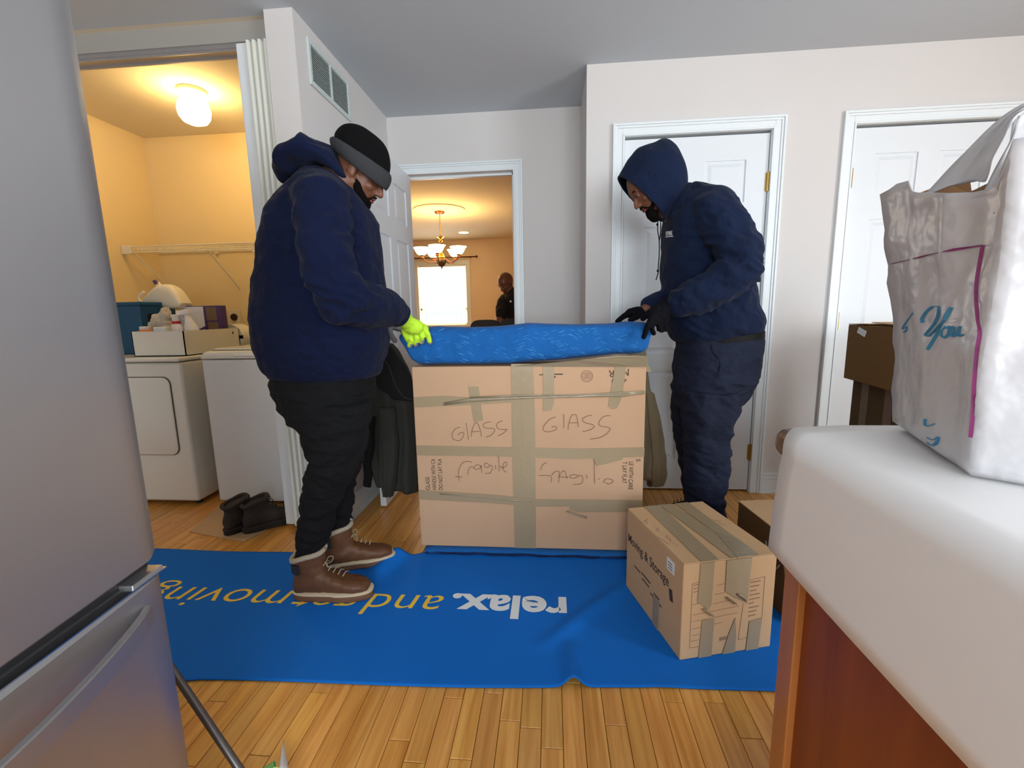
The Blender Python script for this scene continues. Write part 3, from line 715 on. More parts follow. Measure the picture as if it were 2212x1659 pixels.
gtape([(1330, 786), (1353, 786), (1345, 850), (1341, 865), (1333, 882), (1322, 884), (1314, 876), (1318, 850)], 0.0018)
gtape([(895, 858), (960, 855), (1040, 860), (1120, 863), (1120, 868), (1020, 874), (897, 880)], 0.0030)
gtape([(900, 962), (1106, 966), (1250, 969), (1392, 966), (1391, 986), (1250, 991), (1106, 986), (902, 983)], 0.0030)
gtape([(906, 1058), (1060, 1068), (1160, 1078), (1388, 1080), (1387, 1092), (1160, 1094), (1060, 1086), (907, 1078)], 0.0030)
gtape([(1232, 1092), (1387, 1088), (1387, 1104), (1250, 1106), (1230, 1100)], 0.0032)
gtape([(1282, 990), (1345, 982), (1345, 992), (1290, 1006)], 0.0034)
def gribbon(P, r0, m, e=0.006):
    mb = MB(); pts = [G(x, y, e) for x, y in P]; R = []
    for i, p in enumerate(pts):
        t = i / (len(pts) - 1); rr_ = r0 * (1 + 0.4 * math.sin(t * 9)); R.append([p + Vector((0, 0.4 * rr_ * math.cos(a), rr_ * math.sin(a))) for a in (2 * PI * k / 8 for k in range(8))])
    mb.rings(R); o = mb.build('tape_strip', m, gb, smooth=True); return o
gribbon([(960, 872), (1010, 864), (1090, 860), (1160, 858), (1260, 855), (1345, 852), (1392, 847)], 0.0065, 'tape_clear')
gribbon([(1016, 858), (1090, 855), (1160, 853), (1260, 852), (1340, 848), (1392, 845)], 0.003, 'tape_clear', 0.010)
gribbon([(950, 1066), (1000, 1070), (1060, 1076), (1110, 1081), (1150, 1082)], 0.0028, 'tape_clear', 0.004)
gribbon([(1224, 1103), (1235, 1106), (1250, 1112), (1268, 1117)], 0.0035, 'tape_clear', 0.006)
# tape sling wrapped from the carton top over the blanket, at the right
q = [G(1110, 790, 0.012), G(1160, 785, 0.020), G(1250, 776, 0.030), G(1330, 766, 0.034), G(1396, 767, 0.034), G(1397, 792, 0.010), G(1300, 792, 0.006), G(1200, 792, 0.003)]
MB().prism(q, (0, 0.0015, 0)).build('tape_strip', 'tape_clear', gb)
MB().prism([at(1395, 778, 1.95), at(1408, 803, 1.95), at(1396, 803, 1.95)], (0, 0.002, 0)).build('tape_strip', 'tape_clear', gb)
ink = MB()
def gs(P, ox, oy, s, w=0.0022, k=4, mb=None):
    q = smoothline([(a, b, 0) for a, b in P], k); ribbon(mb or ink, [G(ox + p.x * s, oy + p.y * s, 0.0032) for p in q], (0, -1, 0), w, 0)
s_ = 400 / 2212; X0, Y0 = 960, 880
for P in ([(190, 235), (140, 250), (100, 300), (98, 360), (140, 392), (190, 390), (228, 345), (232, 300), (200, 300), (160, 325)],
          [(262, 185), (275, 280), (290, 385)], [(322, 350), (335, 260), (370, 185), (400, 190), (430, 270), (445, 350)], [(330, 290), (420, 282)],
          [(560, 172), (500, 180), (462, 215), (500, 245), (580, 248), (602, 280), (560, 330), (498, 352)],
          [(695, 160), (650, 175), (625, 215), (650, 255), (720, 262), (750, 262), (700, 310), (640, 338)],
          [(1330, 112), (1260, 140), (1190, 220), (1185, 270), (1230, 290), (1310, 275), (1345, 245), (1325, 225), (1280, 235)],
          [(1428, 78), (1427, 248)], [(1480, 268), (1485, 200), (1520, 100), (1550, 85), (1580, 100), (1600, 235)], [(1485, 185), (1600, 180)],
          [(1765, 90), (1700, 105), (1650, 140), (1680, 180), (1760, 200), (1792, 230), (1730, 270), (1645, 288)],
          [(1985, 96), (1900, 110), (1845, 180), (1870, 220), (1950, 235), (1980, 260), (1930, 320), (1850, 360), (1745, 378)],
          [(330, 655), (290, 640), (220, 660), (180, 730), (170, 800), (182, 875)], [(130, 825), (215, 828)],
          [(280, 805), (290, 740), (320, 708), (350, 712)], [(440, 700), (390, 680), (355, 720), (370, 735), (430, 725), (440, 690), (450, 780)],
          [(540, 690), (500, 660), (478, 700), (520, 715), (555, 690), (575, 710), (550, 780), (485, 785)], [(610, 685), (615, 735)], [(650, 572), (655, 760)],
          [(665, 700), (700, 720), (745, 690), (740, 650), (710, 665), (700, 720), (720, 760), (745, 770)],
          [(1222, 655), (1170, 690), (1155, 750)], [(1130, 812), (1270, 818), (1275, 895)], [(1280, 810), (1320, 770), (1370, 765), (1365, 895)],
          [(1370, 830), (1400, 770), (1440, 760), (1465, 850)], [(1365, 828), (1480, 830)], [(1600, 810), (1530, 800), (1500, 830), (1550, 845), (1640, 810), (1645, 900), (1540, 920)],
          [(1700, 800), (1705, 850)], [(1790, 610), (1795, 910)], [(1840, 855), (1860, 845)], [(1900, 900), (1930, 850), (2000, 860), (2015, 885), (1960, 915), (1930, 890)]):
    gs(P, X0, Y0, s_)
ink.build('handwriting', 'ink', gb)['kind'] = 'stuff'
def gtext(s, px, py, size, rot, m='ink_print', bold=0.0, width=None):
    o = G(px, py, 0.0016); c, sn = math.cos(rot), math.sin(rot)
    me = text_mesh(s, size, None, bold, width=width); me.transform(frame(o, (c, 0, sn), (-sn, 0, c))); me.name = 'printed_text'
    return link('printed_text', me, m, gb)
gtext('GLASS', 929, 1058, 0.027, PI / 2, width=0.062); gtext('HANDLE WITH CA', 943, 1058, 0.027, PI / 2, width=0.148); gtext('DO NOT LAY FLA', 957, 1058, 0.027, PI / 2, width=0.148)
gtext('S', 1374, 991, 0.027, -PI / 2); gtext('LE WITH CARE', 1359, 997, 0.027, -PI / 2, width=0.128); gtext('T LAY FLAT', 1345, 997, 0.027, -PI / 2, width=0.10)
gtext('M', 1360, 797, 0.042, PI); gtext('R', 1328, 800, 0.042, PI); gtext('4', 1354, 815, 0.038, PI); gtext('0', 1331, 817, 0.038, PI)
em = MB()
for r0, r1 in ((0.0225, 0.0255), (0.0165, 0.0180)):
    c = G(1268, 812.5, 0.0016)
    em.add([c + Vector((r_ * math.cos(a), 0, r_ * math.sin(a))) for a in (2 * PI * k / 32 for k in range(32)) for r_ in (r0, r1)], [(2 * k, 2 * k + 1, (2 * k + 3) % 64, (2 * k + 2) % 64) for k in range(32)])
for k in range(5): em.add([c + Vector(p) for p in ((-0.011, 0, 0.010 - k * 0.005), (0.011, 0, 0.010 - k * 0.005), (0.011, 0, 0.0125 - k * 0.005), (-0.011, 0, 0.0125 - k * 0.005))], [(0, 1, 2, 3)])
em.build('printed_emblem', 'ink_faint', gb)
pm = MB()
for a, b, c_, d_ in ((1165, 808.5, 1174, 810.5), (1197, 807, 1216, 809.5), (1197, 812, 1200, 816)): pm.add([G(a, b, .0016), G(c_, b, .0016), G(c_, d_, .0016), G(a, d_, .0016)], [(0, 1, 2, 3)])
pm.build('printed_mark', 'ink_print', gb)
# ------------------------------------------------------------------ folded blue pads under the carton
def pad(name, x0, x1, y0, y1, z0, z1, label, seed, layers=3):
    """a folded quilted pad: rounded slab whose front shows the folds"""
    R = []
    n = 60
    for i in range(n + 1):
        x = x0 + (x1 - x0) * i / n; e = min(1, min(i, n - i) / 2.0) ** 0.5; zc = (z0 + z1) / 2; ring = []
        for k in range(28):
            a = 2 * PI * k / 28; ca, sa = math.cos(a), math.sin(a)
            yy = (y0 + y1) / 2 + (y1 - y0) / 2 * math.copysign(abs(ca) ** 0.35, ca) * (0.97 + 0.03 * e)
            zz = zc + (z1 - z0) / 2 * math.copysign(abs(sa) ** 0.6, sa) * e
            w = 0.006 * noise.noise(Vector((x * 6 + seed, yy * 4, zz * 9)))
            ring.append(Vector((x, yy + w, max(zz + w * 0.5, z0 * 0.5 + zz * 0.5 if zz < zc else zz))))
        R.append(ring)
    o = MB().rings(R).build(name, 'blanket', None, smooth=True)
    return o
pd = pad('moving_pad', -0.595, 0.36, 1.905, 2.13, 0.0065, 0.032, '', 2)
tag(pd, 'flattened blue quilted moving pad folded under the big glass carton', 'moving pad')
for z in (0.010, 0.017): MB().tube([(-0.588 + k * 0.023, 1.9035 + 0.003 * math.sin(k * 1.3), z + 0.002 * math.sin(k * 0.7)) for k in range(41)], 0.0015, 6).build('edge_binding', 'blanket_edge', pd)
# ------------------------------------------------------------------ small carton with tape
F0 = Vector((0.400, 1.316, 0)); L0 = Vector((0.295, 1.707, 0)); R0 = Vector((0.711, 1.396, 0)); SH = 0.327
uF = (R0 - F0); uL = (L0 - F0); BZ = 0.006
sb = thing('kitchen_carton', 'medium cardboard carton with three lid tape strips, standing on the blue runner', 'box')
def S(a, b, z, e=0.0):   # a along front, b along left side
    nF = uL.normalized() * -1; nL = uF.normalized() * -1
    return F0 + uF * a + uL * b + Vector((0, 0, z + BZ))
b_ = MB().add([S(0, 0, 0), S(1, 0, 0), S(1, 1, 0), S(0, 1, 0), S(0, 0, SH), S(1, 0, SH), S(1, 1, SH), S(0, 1, SH)], [(0, 3, 2, 1), (4, 5, 6, 7), (0, 1, 5, 4), (1, 2, 6, 5), (2, 3, 7, 6), (3, 0, 4, 7)])
b_.build('carton_body', 'cardboard_light', sb, bevel=0.003)
MB().prism([S(0.004, 0.0, SH + 0.001), S(0.56, 0.0, SH + 0.001), S(0.52, 1, SH + 0.001), S(0.004, 1, SH + 0.001)], (0, 0, 0.003)).build('lid_flap', 'cardboard_light', sb)
MB().prism([S(0.57, 0.0, SH + 0.001), S(0.996, 0.0, SH + 0.001), S(0.996, 1, SH + 0.001), S(0.54, 1, SH + 0.001)], (0, 0, 0.003)).build('lid_flap', 'cardboard_light', sb)
nF = (uL.normalized() * -1); nL = (uF.normalized() * -1)
def stape(P, face, m='tape', th=0.0012, lift=0.0008):
    nn = {'top': Vector((0, 0, 1)), 'front': nF, 'left': nL}[face]; q = []
    for a, b in P:
        p = S(a, b, SH + 0.004) if face == 'top' else (S(a, 0, b * SH) if face == 'front' else S(0, a, b * SH))
        q.append(p + nn * lift)
    return MB().prism(q, nn * th).build('tape_strip', m, sb)
stape([(0.18, 0.0), (0.37, 0.0), (0.42, 1.0), (0.22, 1.0)], 'top'); stape([(0.50, 0.0), (0.74, 0.0), (0.68, 0.36), (0.66, 0.4), (0.58, 1.0), (0.42, 1.0)], 'top', lift=0.001)
stape([(0.66, 0.40), (0.80, 0.22), (0.80, 1.0), (0.62, 1.0)], 'top', lift=0.0014); stape([(0.56, 0.0), (0.80, 0.0), (0.80, 0.25), (0.66, 0.4)], 'top', m='tape_clear', lift=0.002)
stape([(0.175, 1.0), (0.32, 1.0), (0.31, 0.55), (0.27, 0.50), (0.22, 0.56), (0.16, 0.60)], 'front'); stape([(0.45, 1.0), (0.72, 1.0), (0.70, 0.52), (0.64, 0.56), (0.56, 0.60), (0.45, 0.68)], 'front')
stape([(0.20, 0.0), (0.34, 0.0), (0.35, 0.40), (0.22, 0.40)], 'front'); stape([(0.46, 0.0), (0.60, 0.0), (0.60, 0.2), (0.58, 0.38), (0.52, 0.22)], 'front'); stape([(0.72, 0.0), (0.86, 0.0), (0.88, 0.34), (0.74, 0.32)], 'front')
stape([(0.34, 0.0), (0.44, 0.0), (0.44, 0.34), (0.34, 0.34)], 'left')
for a, b in ((0.58, 0.66), (0.47, 0.64), (0.22, 0.55)):
    MB().tube(smoothline([S(a, 0, (b - 0.02) * SH) + nF * 0.004, S(a + 0.05, 0, (b - 0.05) * SH) + nF * 0.009, S(a + 0.11, 0, (b - 0.11) * SH) + nF * 0.004], 3), 0.0025, 6).build('tape_strip', 'tape_clear', sb, smooth=True)
pr = MB()
def sline(a0, b0, a1, b1, w=0.0016, face='front', mb=None):
    if face == 'front': ribbon(mb or pr, [S(a0, 0, b0 * SH), S(a1, 0, b1 * SH)], nF, w, 0.0007)
for p in ((0.10, 0.80, 0.10, 0.12), (0.10, 0.12, 0.20, 0.12), (0.36, 0.75, 0.45, 0.76), (0.34, 0.655, 0.45, 0.665), (0.33, 0.56, 0.50, 0.575), (0.12, 0.47, 0.62, 0.50), (0.12, 0.40, 0.60, 0.43), (0.12, 0.32, 0.45, 0.35), (0.12, 0.25, 0.20, 0.255), (0.10, 0.19, 0.20, 0.195), (0.10, 0.80, 0.17, 0.81), (0.10, 0.58, 0.18, 0.585), (0.66, 0.52, 0.63, 0.13), (0.63, 0.13, 0.72, 0.14), (0.72, 0.76, 0.88, 0.78), (0.88, 0.78, 0.88, 0.34)): sline(*p)
for k in range(9):
    ribbon(pr, [S(0.725, 0, (0.735 - k * 0.045) * SH), S(0.725 + (0.11, 0.10, 0.07, 0.11, 0.115, 0.05, 0.11, 0.09, 0.08)[k], 0, (0.742 - k * 0.045) * SH)], nF, 0.0042, 0.0007)
for k in range(3): ribbon(pr, [S(0.115, 0, (0.78 - k * 0.035) * SH), S(0.16, 0, (0.785 - k * 0.035) * SH)], nF, 0.003, 0.0007)
ribbon(pr, [S(0.42, 0, 0.165 * SH), S(0.50, 0, 0.175 * SH)], nF, 0.012, 0.0007)
pr.build('printed_form', 'ink_faint', sb)
me = text_mesh('Moving & Storage', 0.05, None, 0.0006, width=0.31); me.transform(frame(S(0, 0.965, 0.62 * SH) + nL * 0.0008, uL * -1, (0, 0, 1))); link('printed_text', me, 'ink_print', sb)
pr2 = MB()
for a0, a1, b in ((0.82, 0.70, 0.40), (0.68, 0.50, 0.42), (0.66, 0.52, 0.36), (0.50, 0.30, 0.31), (0.44, 0.34, 0.36)): ribbon(pr2, [S(0, a0, b * SH), S(0, a1, b * SH)], nL, 0.006, 0.0007)
ribbon(pr2, [S(0, 0.17, 0.62 * SH), S(0, 0.15, 0.50 * SH)], nL, 0.022, 0.0007)
pr2.build('printed_text', 'ink_print', sb)
lb = MB().prism([S(0, 0.235, 0.80 * SH) + nL * 0.001, S(0, 0.12, 0.80 * SH) + nL * 0.001, S(0, 0.12, 0.93 * SH) + nL * 0.001, S(0, 0.235, 0.93 * SH) + nL * 0.001], nL * 0.0008).build('white_label', 'label_white', sb)
t_ = MB()
for k in range(3): ribbon(t_, [S(0, 0.215, (0.83 + k * 0.03) * SH), S(0, 0.15, (0.83 + k * 0.03) * SH)], nL, 0.003, 0.0024)
t_.build('label_print', 'ink_print', lb)
rd = MB(); s2 = 300 / 2212
def top_s(P, mb, w=0.0018):
    q = smoothline([(a, b, 0) for a, b in P], 3); ribbon(mb, [onp(1340 + p.x * s2, 1070 + p.y * s2, (0, 0, SH + BZ + 0.0055), (0, 0, 1)) for p in q], (0, 0, 1), w, 0)
for P in ([(440, 372), (400, 405), (360, 420)], [(400, 405), (425, 430), (425, 455)], [(530, 480), (540, 500)], [(560, 530), (600, 520), (570, 560)], [(620, 540), (600, 575)], [(720, 650), (760, 640), (740, 680)], [(760, 690), (800, 680), (790, 730), (830, 720)], [(830, 760), (880, 770)], [(880, 780), (910, 790), (890, 810)],
          [(1390, 380), (1420, 360)], [(1440, 395), (1480, 385)], [(1500, 400), (1540, 390), (1530, 415)], [(1560, 420), (1600, 400)], [(1440, 430), (1560, 450), (1680, 470)], [(1700, 450), (1750, 450)], [(590, 660), (660, 700), (740, 760), (800, 780)]): top_s(P, rd)
rd.build('handwriting', 'ink_red', sb)['kind'] = 'stuff'
# ------------------------------------------------------------------ darker carton behind it
kb = thing('crumpled_carton', 'brown carton with torn tape standing between the taped carton and the island', 'box')
A = Vector((0.784, 1.880, 0)); B = Vector((0.830, 1.50, 0)); dx = Vector((0.42, 0.05, 0)); kz = 0.298
P4 = [A, B, B + dx, A + dx]
MB().rings([[p + Vector((0, 0, z)) for p in P4] for z in (0.006, kz)]).build('carton_body', 'cardboard_dark', kb, bevel=0.004)
MB().prism([p + Vector((0, 0, kz + 0.001)) for p in P4], (0, 0, 0.003)).build('lid', 'cardboard_light', kb)
tw = MB(); rng = random.Random(5)
for k in range(9):
    t = 0.55 + 0.5 * rng.random(); c = A.lerp(B, min(t, 0.98)) + Vector((-0.006, 0, kz - 0.02 - 0.09 * rng.random()))
    tw.tube(smoothline([c, c + Vector((-0.006, -0.02, -0.015)), c + Vector((-0.003, -0.03, -0.04 * rng.random())), c + Vector((0.0, -0.05, 0.0))], 2), [0.004] * 7, 6)
tw.build('tape_scraps', 'tape_clear', kb, smooth=True)
# ------------------------------------------------------------------ two boxes stacked by door 2
def rotbox(name, c, w, d, h, a, z, m, label):
    u = Vector((math.cos(a), math.sin(a), 0)) * w / 2; v = Vector((-math.sin(a), math.cos(a), 0)) * d / 2
    t = thing(name, label, 'box')
    MB().obox((c[0], c[1], z + h / 2), u, v, (0, 0, h / 2)).build('carton_body', m, t, bevel=0.004)
    return t, u, v
an = -0.11
def lface(x0, y1, w, d, a):          # centre of a box whose far left corner is (x0, y1)
    u = Vector((math.cos(a), math.sin(a), 0)) ; v = Vector((-math.sin(a), math.cos(a), 0))
    return Vector((x0, y1, 0)) + u * w / 2 - v * d / 2
c1_ = lface(1.388, 2.19, 0.40, 0.42, -0.10); t1, u, v = rotbox('lower_carton', c1_, 0.40, 0.42, 0.765, -0.10, 0.002, 'cardboard_dark', 'tall dark brown carton standing under the tan carton with the white sticker')
for k in (-0.5, 0.3): MB().obox(c1_ + Vector((0, 0, 0.385)) - u * 1.006 + v * -k, v * 0.13, u * 0.002, (0, 0, 0.38)).build('tape_strip', 'photo_brown', t1)
c2_ = lface(1.350, 2.20, 0.48, 0.52, -0.11); t2, u, v = rotbox('upper_carton', c2_, 0.48, 0.52, 0.246, -0.11, 0.775, 'cardboard_brown', 'tan carton with a small white sticker stacked on the tall dark brown carton')
fl_ = c2_ - u
lp = onp(1862, 717, fl_, u.normalized()) - u.normalized() * 0.001
MB().obox(lp, v.normalized() * -0.030 + Vector((0, 0, -0.008)), u.normalized() * 0.001, Vector((0, 0, 0.012)) + v.normalized() * -0.006).build('white_label', 'label_white', t2)
MB().prism([c2_ - u - v + Vector((0, 0, 1.023)), c2_ + u - v + Vector((0, 0, 1.023)), c2_ + u + v * 0.0 + Vector((0, 0, 1.036)), c2_ - u + v * 0.3 + Vector((0, 0, 1.034))], (0, 0, 0.003)).build('lid_flap', 'cardboard_light', t2)
MB().prism([c2_ - u + v + Vector((0, 0, 1.022)), c2_ + u + v + Vector((0, 0, 1.022)), c2_ + u + v * 0.1 + Vector((0, 0, 1.026)), c2_ - u + v * 0.4 + Vector((0, 0, 1.026))], (0, 0, 0.003)).build('lid_flap', 'cardboard_light', t2)
# ------------------------------------------------------------------ folded blanket held on top of the carton
R = []; n = 70
TL, TR = at(857, 714, 1.95), at(1413, 697, 1.95); BL_, BR_ = at(893, 792, 1.93), at(1396, 768, 1.93)
topc = [(857, 714), (893, 706), (940, 703), (1000, 706), (1050, 706), (1090, 702), (1140, 696), (1190, 698), (1250, 700), (1320, 698), (1360, 693), (1413, 697)]
def interp(P, x):
    for (a, b), (c, d) in zip(P, P[1:]):
        if x <= c: return b + (d - b) * (x - a) / (c - a)
    return P[-1][1]
botc = [(893, 792), (1000, 792), (1100, 790), (1150, 784), (1250, 774), (1330, 768), (1396, 768)]
for i in range(n + 1):
    t = i / n; e = min(1.0, (min(i, n - i) / 2.0)) ** 0.5
    ptx = 857 + (1413 - 857) * t; pbx = 893 + (1396 - 893) * t
    T_ = at(ptx, interp(topc, ptx), 1.935); B_ = at(pbx, interp(botc, pbx), 1.925); ring = []
    dep = 0.25
    for k in range(36):
        a = 2 * PI * k / 36; ca, sa = math.cos(a), math.sin(a); qy = 0.5 - 0.5 * math.copysign(abs(ca) ** 0.5, ca); qz = 0.5 + 0.5 * math.copysign(abs(sa) ** 0.45, sa)
        f_ = B_.lerp(T_, qz)
        zc = (T_.z + B_.z) / 2
        z = zc + (f_.z - zc) * (0.8 + 0.2 * e) + (0.02 * math.sin(t * 7) * qy if qz < 0.5 else -0.012 * qy)
        y = f_.y + dep * qy
        w = 0.010 * noise.noise(Vector((f_.x * 5, qz * 3, qy * 2))) + 0.004 * noise.noise(Vector((f_.x * 16, qz * 7, 3)))
        if k in (0,): pass
        ring.append(Vector((f_.x, y - w * 1.4 * (1 - qy), z + w * 0.3 * qz)))
    R.append(ring)
bk = MB().rings(R).build('moving_blanket', 'blanket', None, smooth=True)
tag(bk, 'bright blue quilted moving blanket both men hold on top of the glass carton', 'blanket')
st = MB(); rg = random.Random(11); bpy.context.view_layer.update()
for k in range(150):
    px = rg.uniform(905, 1385); py = rg.uniform(708, 785); a = 0.35 if (int((px - 860) / 40) % 2) else -0.35; ln = rg.uniform(7, 15)
    pts = []
    for s in (-1, 0, 1):
        rr_ = ray(px + s * ln / 2 * math.cos(a), py + s * ln / 2 * math.sin(a)).normalized(); ok, loc, nn, ix = bk.ray_cast(O, rr_)
        if ok: pts.append(loc - rr_ * 0.001)
    if len(pts) == 3: ribbon(st, pts, (0, -1, 0), 0.0016, 0)
o = st.build('quilt_stitching', 'blanket_stitch', bk); o['kind'] = 'stuff'
# ------------------------------------------------------------------ laundry closet
dr = thing('clothes_dryer', 'white clothes dryer with a rounded door panel, left in the laundry closet, box on top', 'dryer')
dx0, dx1, dy0, dy1 = -2.775, -2.09, 2.37, 3.06
MB().box(dx0, dx1, dy0, dy1, 0.03, 0.862).build('dryer_body', 'enamel', dr, bevel=0.018, seg=4)
MB().box(dx0 - 0.002, dx1 + 0.002, dy0 - 0.012, dy1, 0.866, 0.89).build('dryer_top', 'enamel', dr, bevel=0.009, seg=3)
def rrect(x0, x1, z0, z1, r, y, n=6):
    P = []
    for cx, cz, a0 in ((x1 - r, z1 - r, 0), (x0 + r, z1 - r, 90), (x0 + r, z0 + r, 180), (x1 - r, z0 + r, 270)):
        for k in range(n + 1): a = math.radians(a0 + 90 * k / n); P.append(Vector((cx + r * math.cos(a), y, cz + r * math.sin(a))))
    return P
MB().rings([rrect(-2.63, -2.162, 0.318, 0.782, 0.045, dy0 - 0.0005), rrect(-2.63, -2.162, 0.318, 0.782, 0.045, dy0 - 0.004)]).build('door_gap', 'pewter', dr)
MB().rings([rrect(-2.626, -2.166, 0.322, 0.778, 0.043, dy0 - 0.002), rrect(-2.626, -2.166, 0.322, 0.778, 0.043, dy0 - 0.009), rrect(-2.62, -2.172, 0.328, 0.772, 0.04, dy0 - 0.012)]).build('dryer_door', 'enamel', dr, smooth='auto')
MB().rings([rrect(dx0 + 0.01, dx1 - 0.005, 0.885, 1.062, 0.10, 2.93, 8), rrect(dx0 + 0.01, dx1 - 0.005, 0.885, 1.062, 0.10, 3.05, 8)]).build('control_console', 'enamel', dr, smooth='auto')
for x in (dx0 + 0.06, dx1 - 0.05):
    for y in (dy0 + 0.06, dy1 - 0.06): MB().tube([(x, y, 0.001), (x, y, 0.035)], 0.018, 10).build('foot', 'knit_grey', dr)
wa = thing('washing_machine', 'white top-loading washing machine behind the man in the black beanie', 'washing machine')
wx0, wx1, wy0, wy1 = -1.985, -1.298, 2.40, 3.06
MB().box(wx0, wx1, wy0, wy1, 0.025, 0.872).build('washer_body', 'enamel_plain', wa, bevel=0.012, seg=3)
R = []
for k in range(9):
    a = PI / 2 * k / 8; ins = 0.045 * (1 - math.cos(a)); R.append([Vector(p) for p in ((wx0 - 0.003 + ins, wy0 - 0.004 + ins * 0.6, 0.876 + 0.045 * math.sin(a)), (wx1 - ins, wy0 - 0.004 + ins * 0.6, 0.876 + 0.045 * math.sin(a)), (wx1 - ins, wy1 - ins, 0.876 + 0.045 * math.sin(a)), (wx0 + ins, wy1 - ins, 0.876 + 0.045 * math.sin(a)))])
MB().rings(R).build('washer_top', 'enamel', wa, smooth='auto', bevel=0.006)
MB().box(wx0 + 0.06, wx1 - 0.05, wy0 + 0.03, wy1 - 0.15, 0.9215, 0.933).build('lid', 'enamel', wa, bevel=0.006)
MB().box(wx0 + 0.05, wx1 - 0.04, wy0 + 0.025, wy1 - 0.14, 0.920, 0.9225).build('lid_gap', 'pewter', wa)
MB().box(wx0 + 0.20, wx1 - 0.20, wy0 - 0.006, wy0 + 0.02, 0.886, 0.90).build('lid_grip', 'enamel_plain', wa, bevel=0.005)
for x in (wx0 + 0.06, wx1 - 0.06):
    for y in (wy0 + 0.06, wy1 - 0.06): MB().tube([(x, y, 0.001), (x, y, 0.03)], 0.018, 10).build('foot', 'knit_grey', wa)
# tray of supplies on the dryer
bxx = thing('supply_box', 'open white box of cleaning supplies sitting on top of the dryer', 'box')
X0_, X1_, Y0_, Y1_, Z0_, Z1_ = -2.44, -2.115, 2.45, 2.92, 0.892, 1.036
m_ = MB().box(X0_, X1_, Y0_, Y1_, Z0_, Z0_ + 0.004)
m_.box(X0_, X1_, Y0_, Y0_ + 0.005, Z0_, Z1_).box(X0_, X1_, Y1_ - 0.005, Y1_, Z0_, Z1_).box(X0_, X0_ + 0.005, Y0_, Y1_, Z0_, Z1_).box(X1_ - 0.005, X1_, Y0_, Y1_, Z0_, Z1_)
m_.build('box_walls', 'enamel', bxx)
hl = MB().ell((X1_ + 0.0005, Y1_ - 0.06, 1.005), (0.001, 0.006, 0.010)).build('hand_hole', 'dark_gap', bxx)
# pill / jar with orange body
j = thing('orange_jar', 'small orange jar with a white lid at the front of the supply box', 'jar')
c = at(309, 706, 2.50); c.z = 1.0
MB().lathe([(0.028, 0.896), (0.033, 0.91), (0.033, 1.03), (0.030, 1.042), (0.024, 1.047)], (c.x, 2.51, 0), 20).build('jar_body', 'orange', j, smooth='auto')
MB().lathe([(0.025, 1.047), (0.026, 1.05), (0.026, 1.062), (0.024, 1.064)], (c.x, 2.51, 0), 20).build('lid', 'white_plastic', j, smooth='auto')
# grey cloth bundle
c = at(352, 675, 2.62)
cb = MB().ell((c.x, 2.62, 1.03), (0.045, 0.04, 0.13)).ell((c.x + 0.012, 2.62, 1.135), (0.032, 0.03, 0.045)).ell((c.x - 0.03, 2.60, 1.09), (0.03, 0.03, 0.05))
me = remesh(cb, 0.006, 3); wrinkle(me, lambda p: 0.010 * noise.noise(p * 22) + 0.006 * noise.noise(p * 50)); me.name = 'cleaning_cloth'
tag(link('cleaning_cloth', me, 'cloth_grey', smooth=True), 'crumpled pale grey cloth stuffed in the supply box', 'cloth')
# spray bottle with red band
c = at(380, 690, 2.58)
sp = thing('white_bottle', 'white plastic bottle with a red neck band in the supply box', 'bottle')
MB().lathe([(0.036, 0.896), (0.040, 0.91), (0.040, 1.02), (0.030, 1.06), (0.022, 1.075)], (c.x, 2.58, 0), 20).build('bottle_body', 'white_plastic', sp, smooth='auto')
MB().lathe([(0.0225, 1.075), (0.0225, 1.092)], (c.x, 2.58, 0), 20).build('neck_band', 'red', sp, smooth='auto')
MB().lathe([(0.020, 1.092), (0.020, 1.11), (0.026, 1.128), (0.024, 1.131)], (c.x, 2.58, 0), 20).build('cap', 'white_plastic', sp, smooth='auto')
c = at(408, 690, 2.60)
sp = thing('spray_bottle', 'white trigger spray bottle leaning in the supply box', 'bottle')
tlt = Matrix.Rotation(-0.22, 3, 'Y')
MB().lathe([(0.034, 0.0), (0.037, 0.01), (0.037, 0.10), (0.020, 0.145), (0.014, 0.175)], (c.x + 0.03, 2.60, 0.955), 20, tlt).build('bottle_body', 'white_plastic', sp, smooth='auto')
h0 = Vector((c.x + 0.03, 2.60, 0.955)) + tlt @ Vector((0, 0, 0.175))
MB().obox(h0 + Vector((-0.022, 0, 0.016)), (0.040, 0, 0.004), (0, 0.011, 0), (-0.002, 0, 0.015)).build('spray_head', 'white_plastic', sp, bevel=0.004)
MB().tube([h0 + Vector((-0.035, 0, 0.004)), h0 + Vector((-0.030, 0, -0.02)), h0 + Vector((-0.018, 0, -0.035))], 0.004, 8).build('trigger', 'white_plastic', sp)
# printed purple carton behind the bottles
pc = thing('purple_carton', 'upright purple and white printed retail carton at the back of the supply box', 'box')
a_, b_ = at(385, 656, 2.80), at(473, 657, 2.80)
xa, xb = a_.x, b_.x
MB().box(xa, xb, 2.80, 2.86, 0.897, 1.185).build('carton_body', 'purple', pc, bevel=0.002)
MB().box(xa + 0.003, xa + (xb - xa) * 0.60, 2.797, 2.80, 0.95, 1.18).build('printed_panel', 'white_plastic', pc)
MB().box(xa + (xb - xa) * 0.66, xa + (xb - xa) * 0.92, 2.797, 2.80, 1.09, 1.175).build('printed_photo', 'photo_brown', pc)
MB().box(xa + (xb - xa) * 0.68, xa + (xb - xa) * 0.93, 2.797, 2.80, 0.99, 1.08).build('printed_photo', 'photo_brown', pc)
MB().tube([(xa + (xb - xa) * 0.42, 2.795, 1.02), (xa + (xb - xa) * 0.62, 2.795, 1.05), (xa + (xb - xa) * 0.60, 2.795, 0.98)], 0.010, 8).build('printed_mark', 'purple', pc)
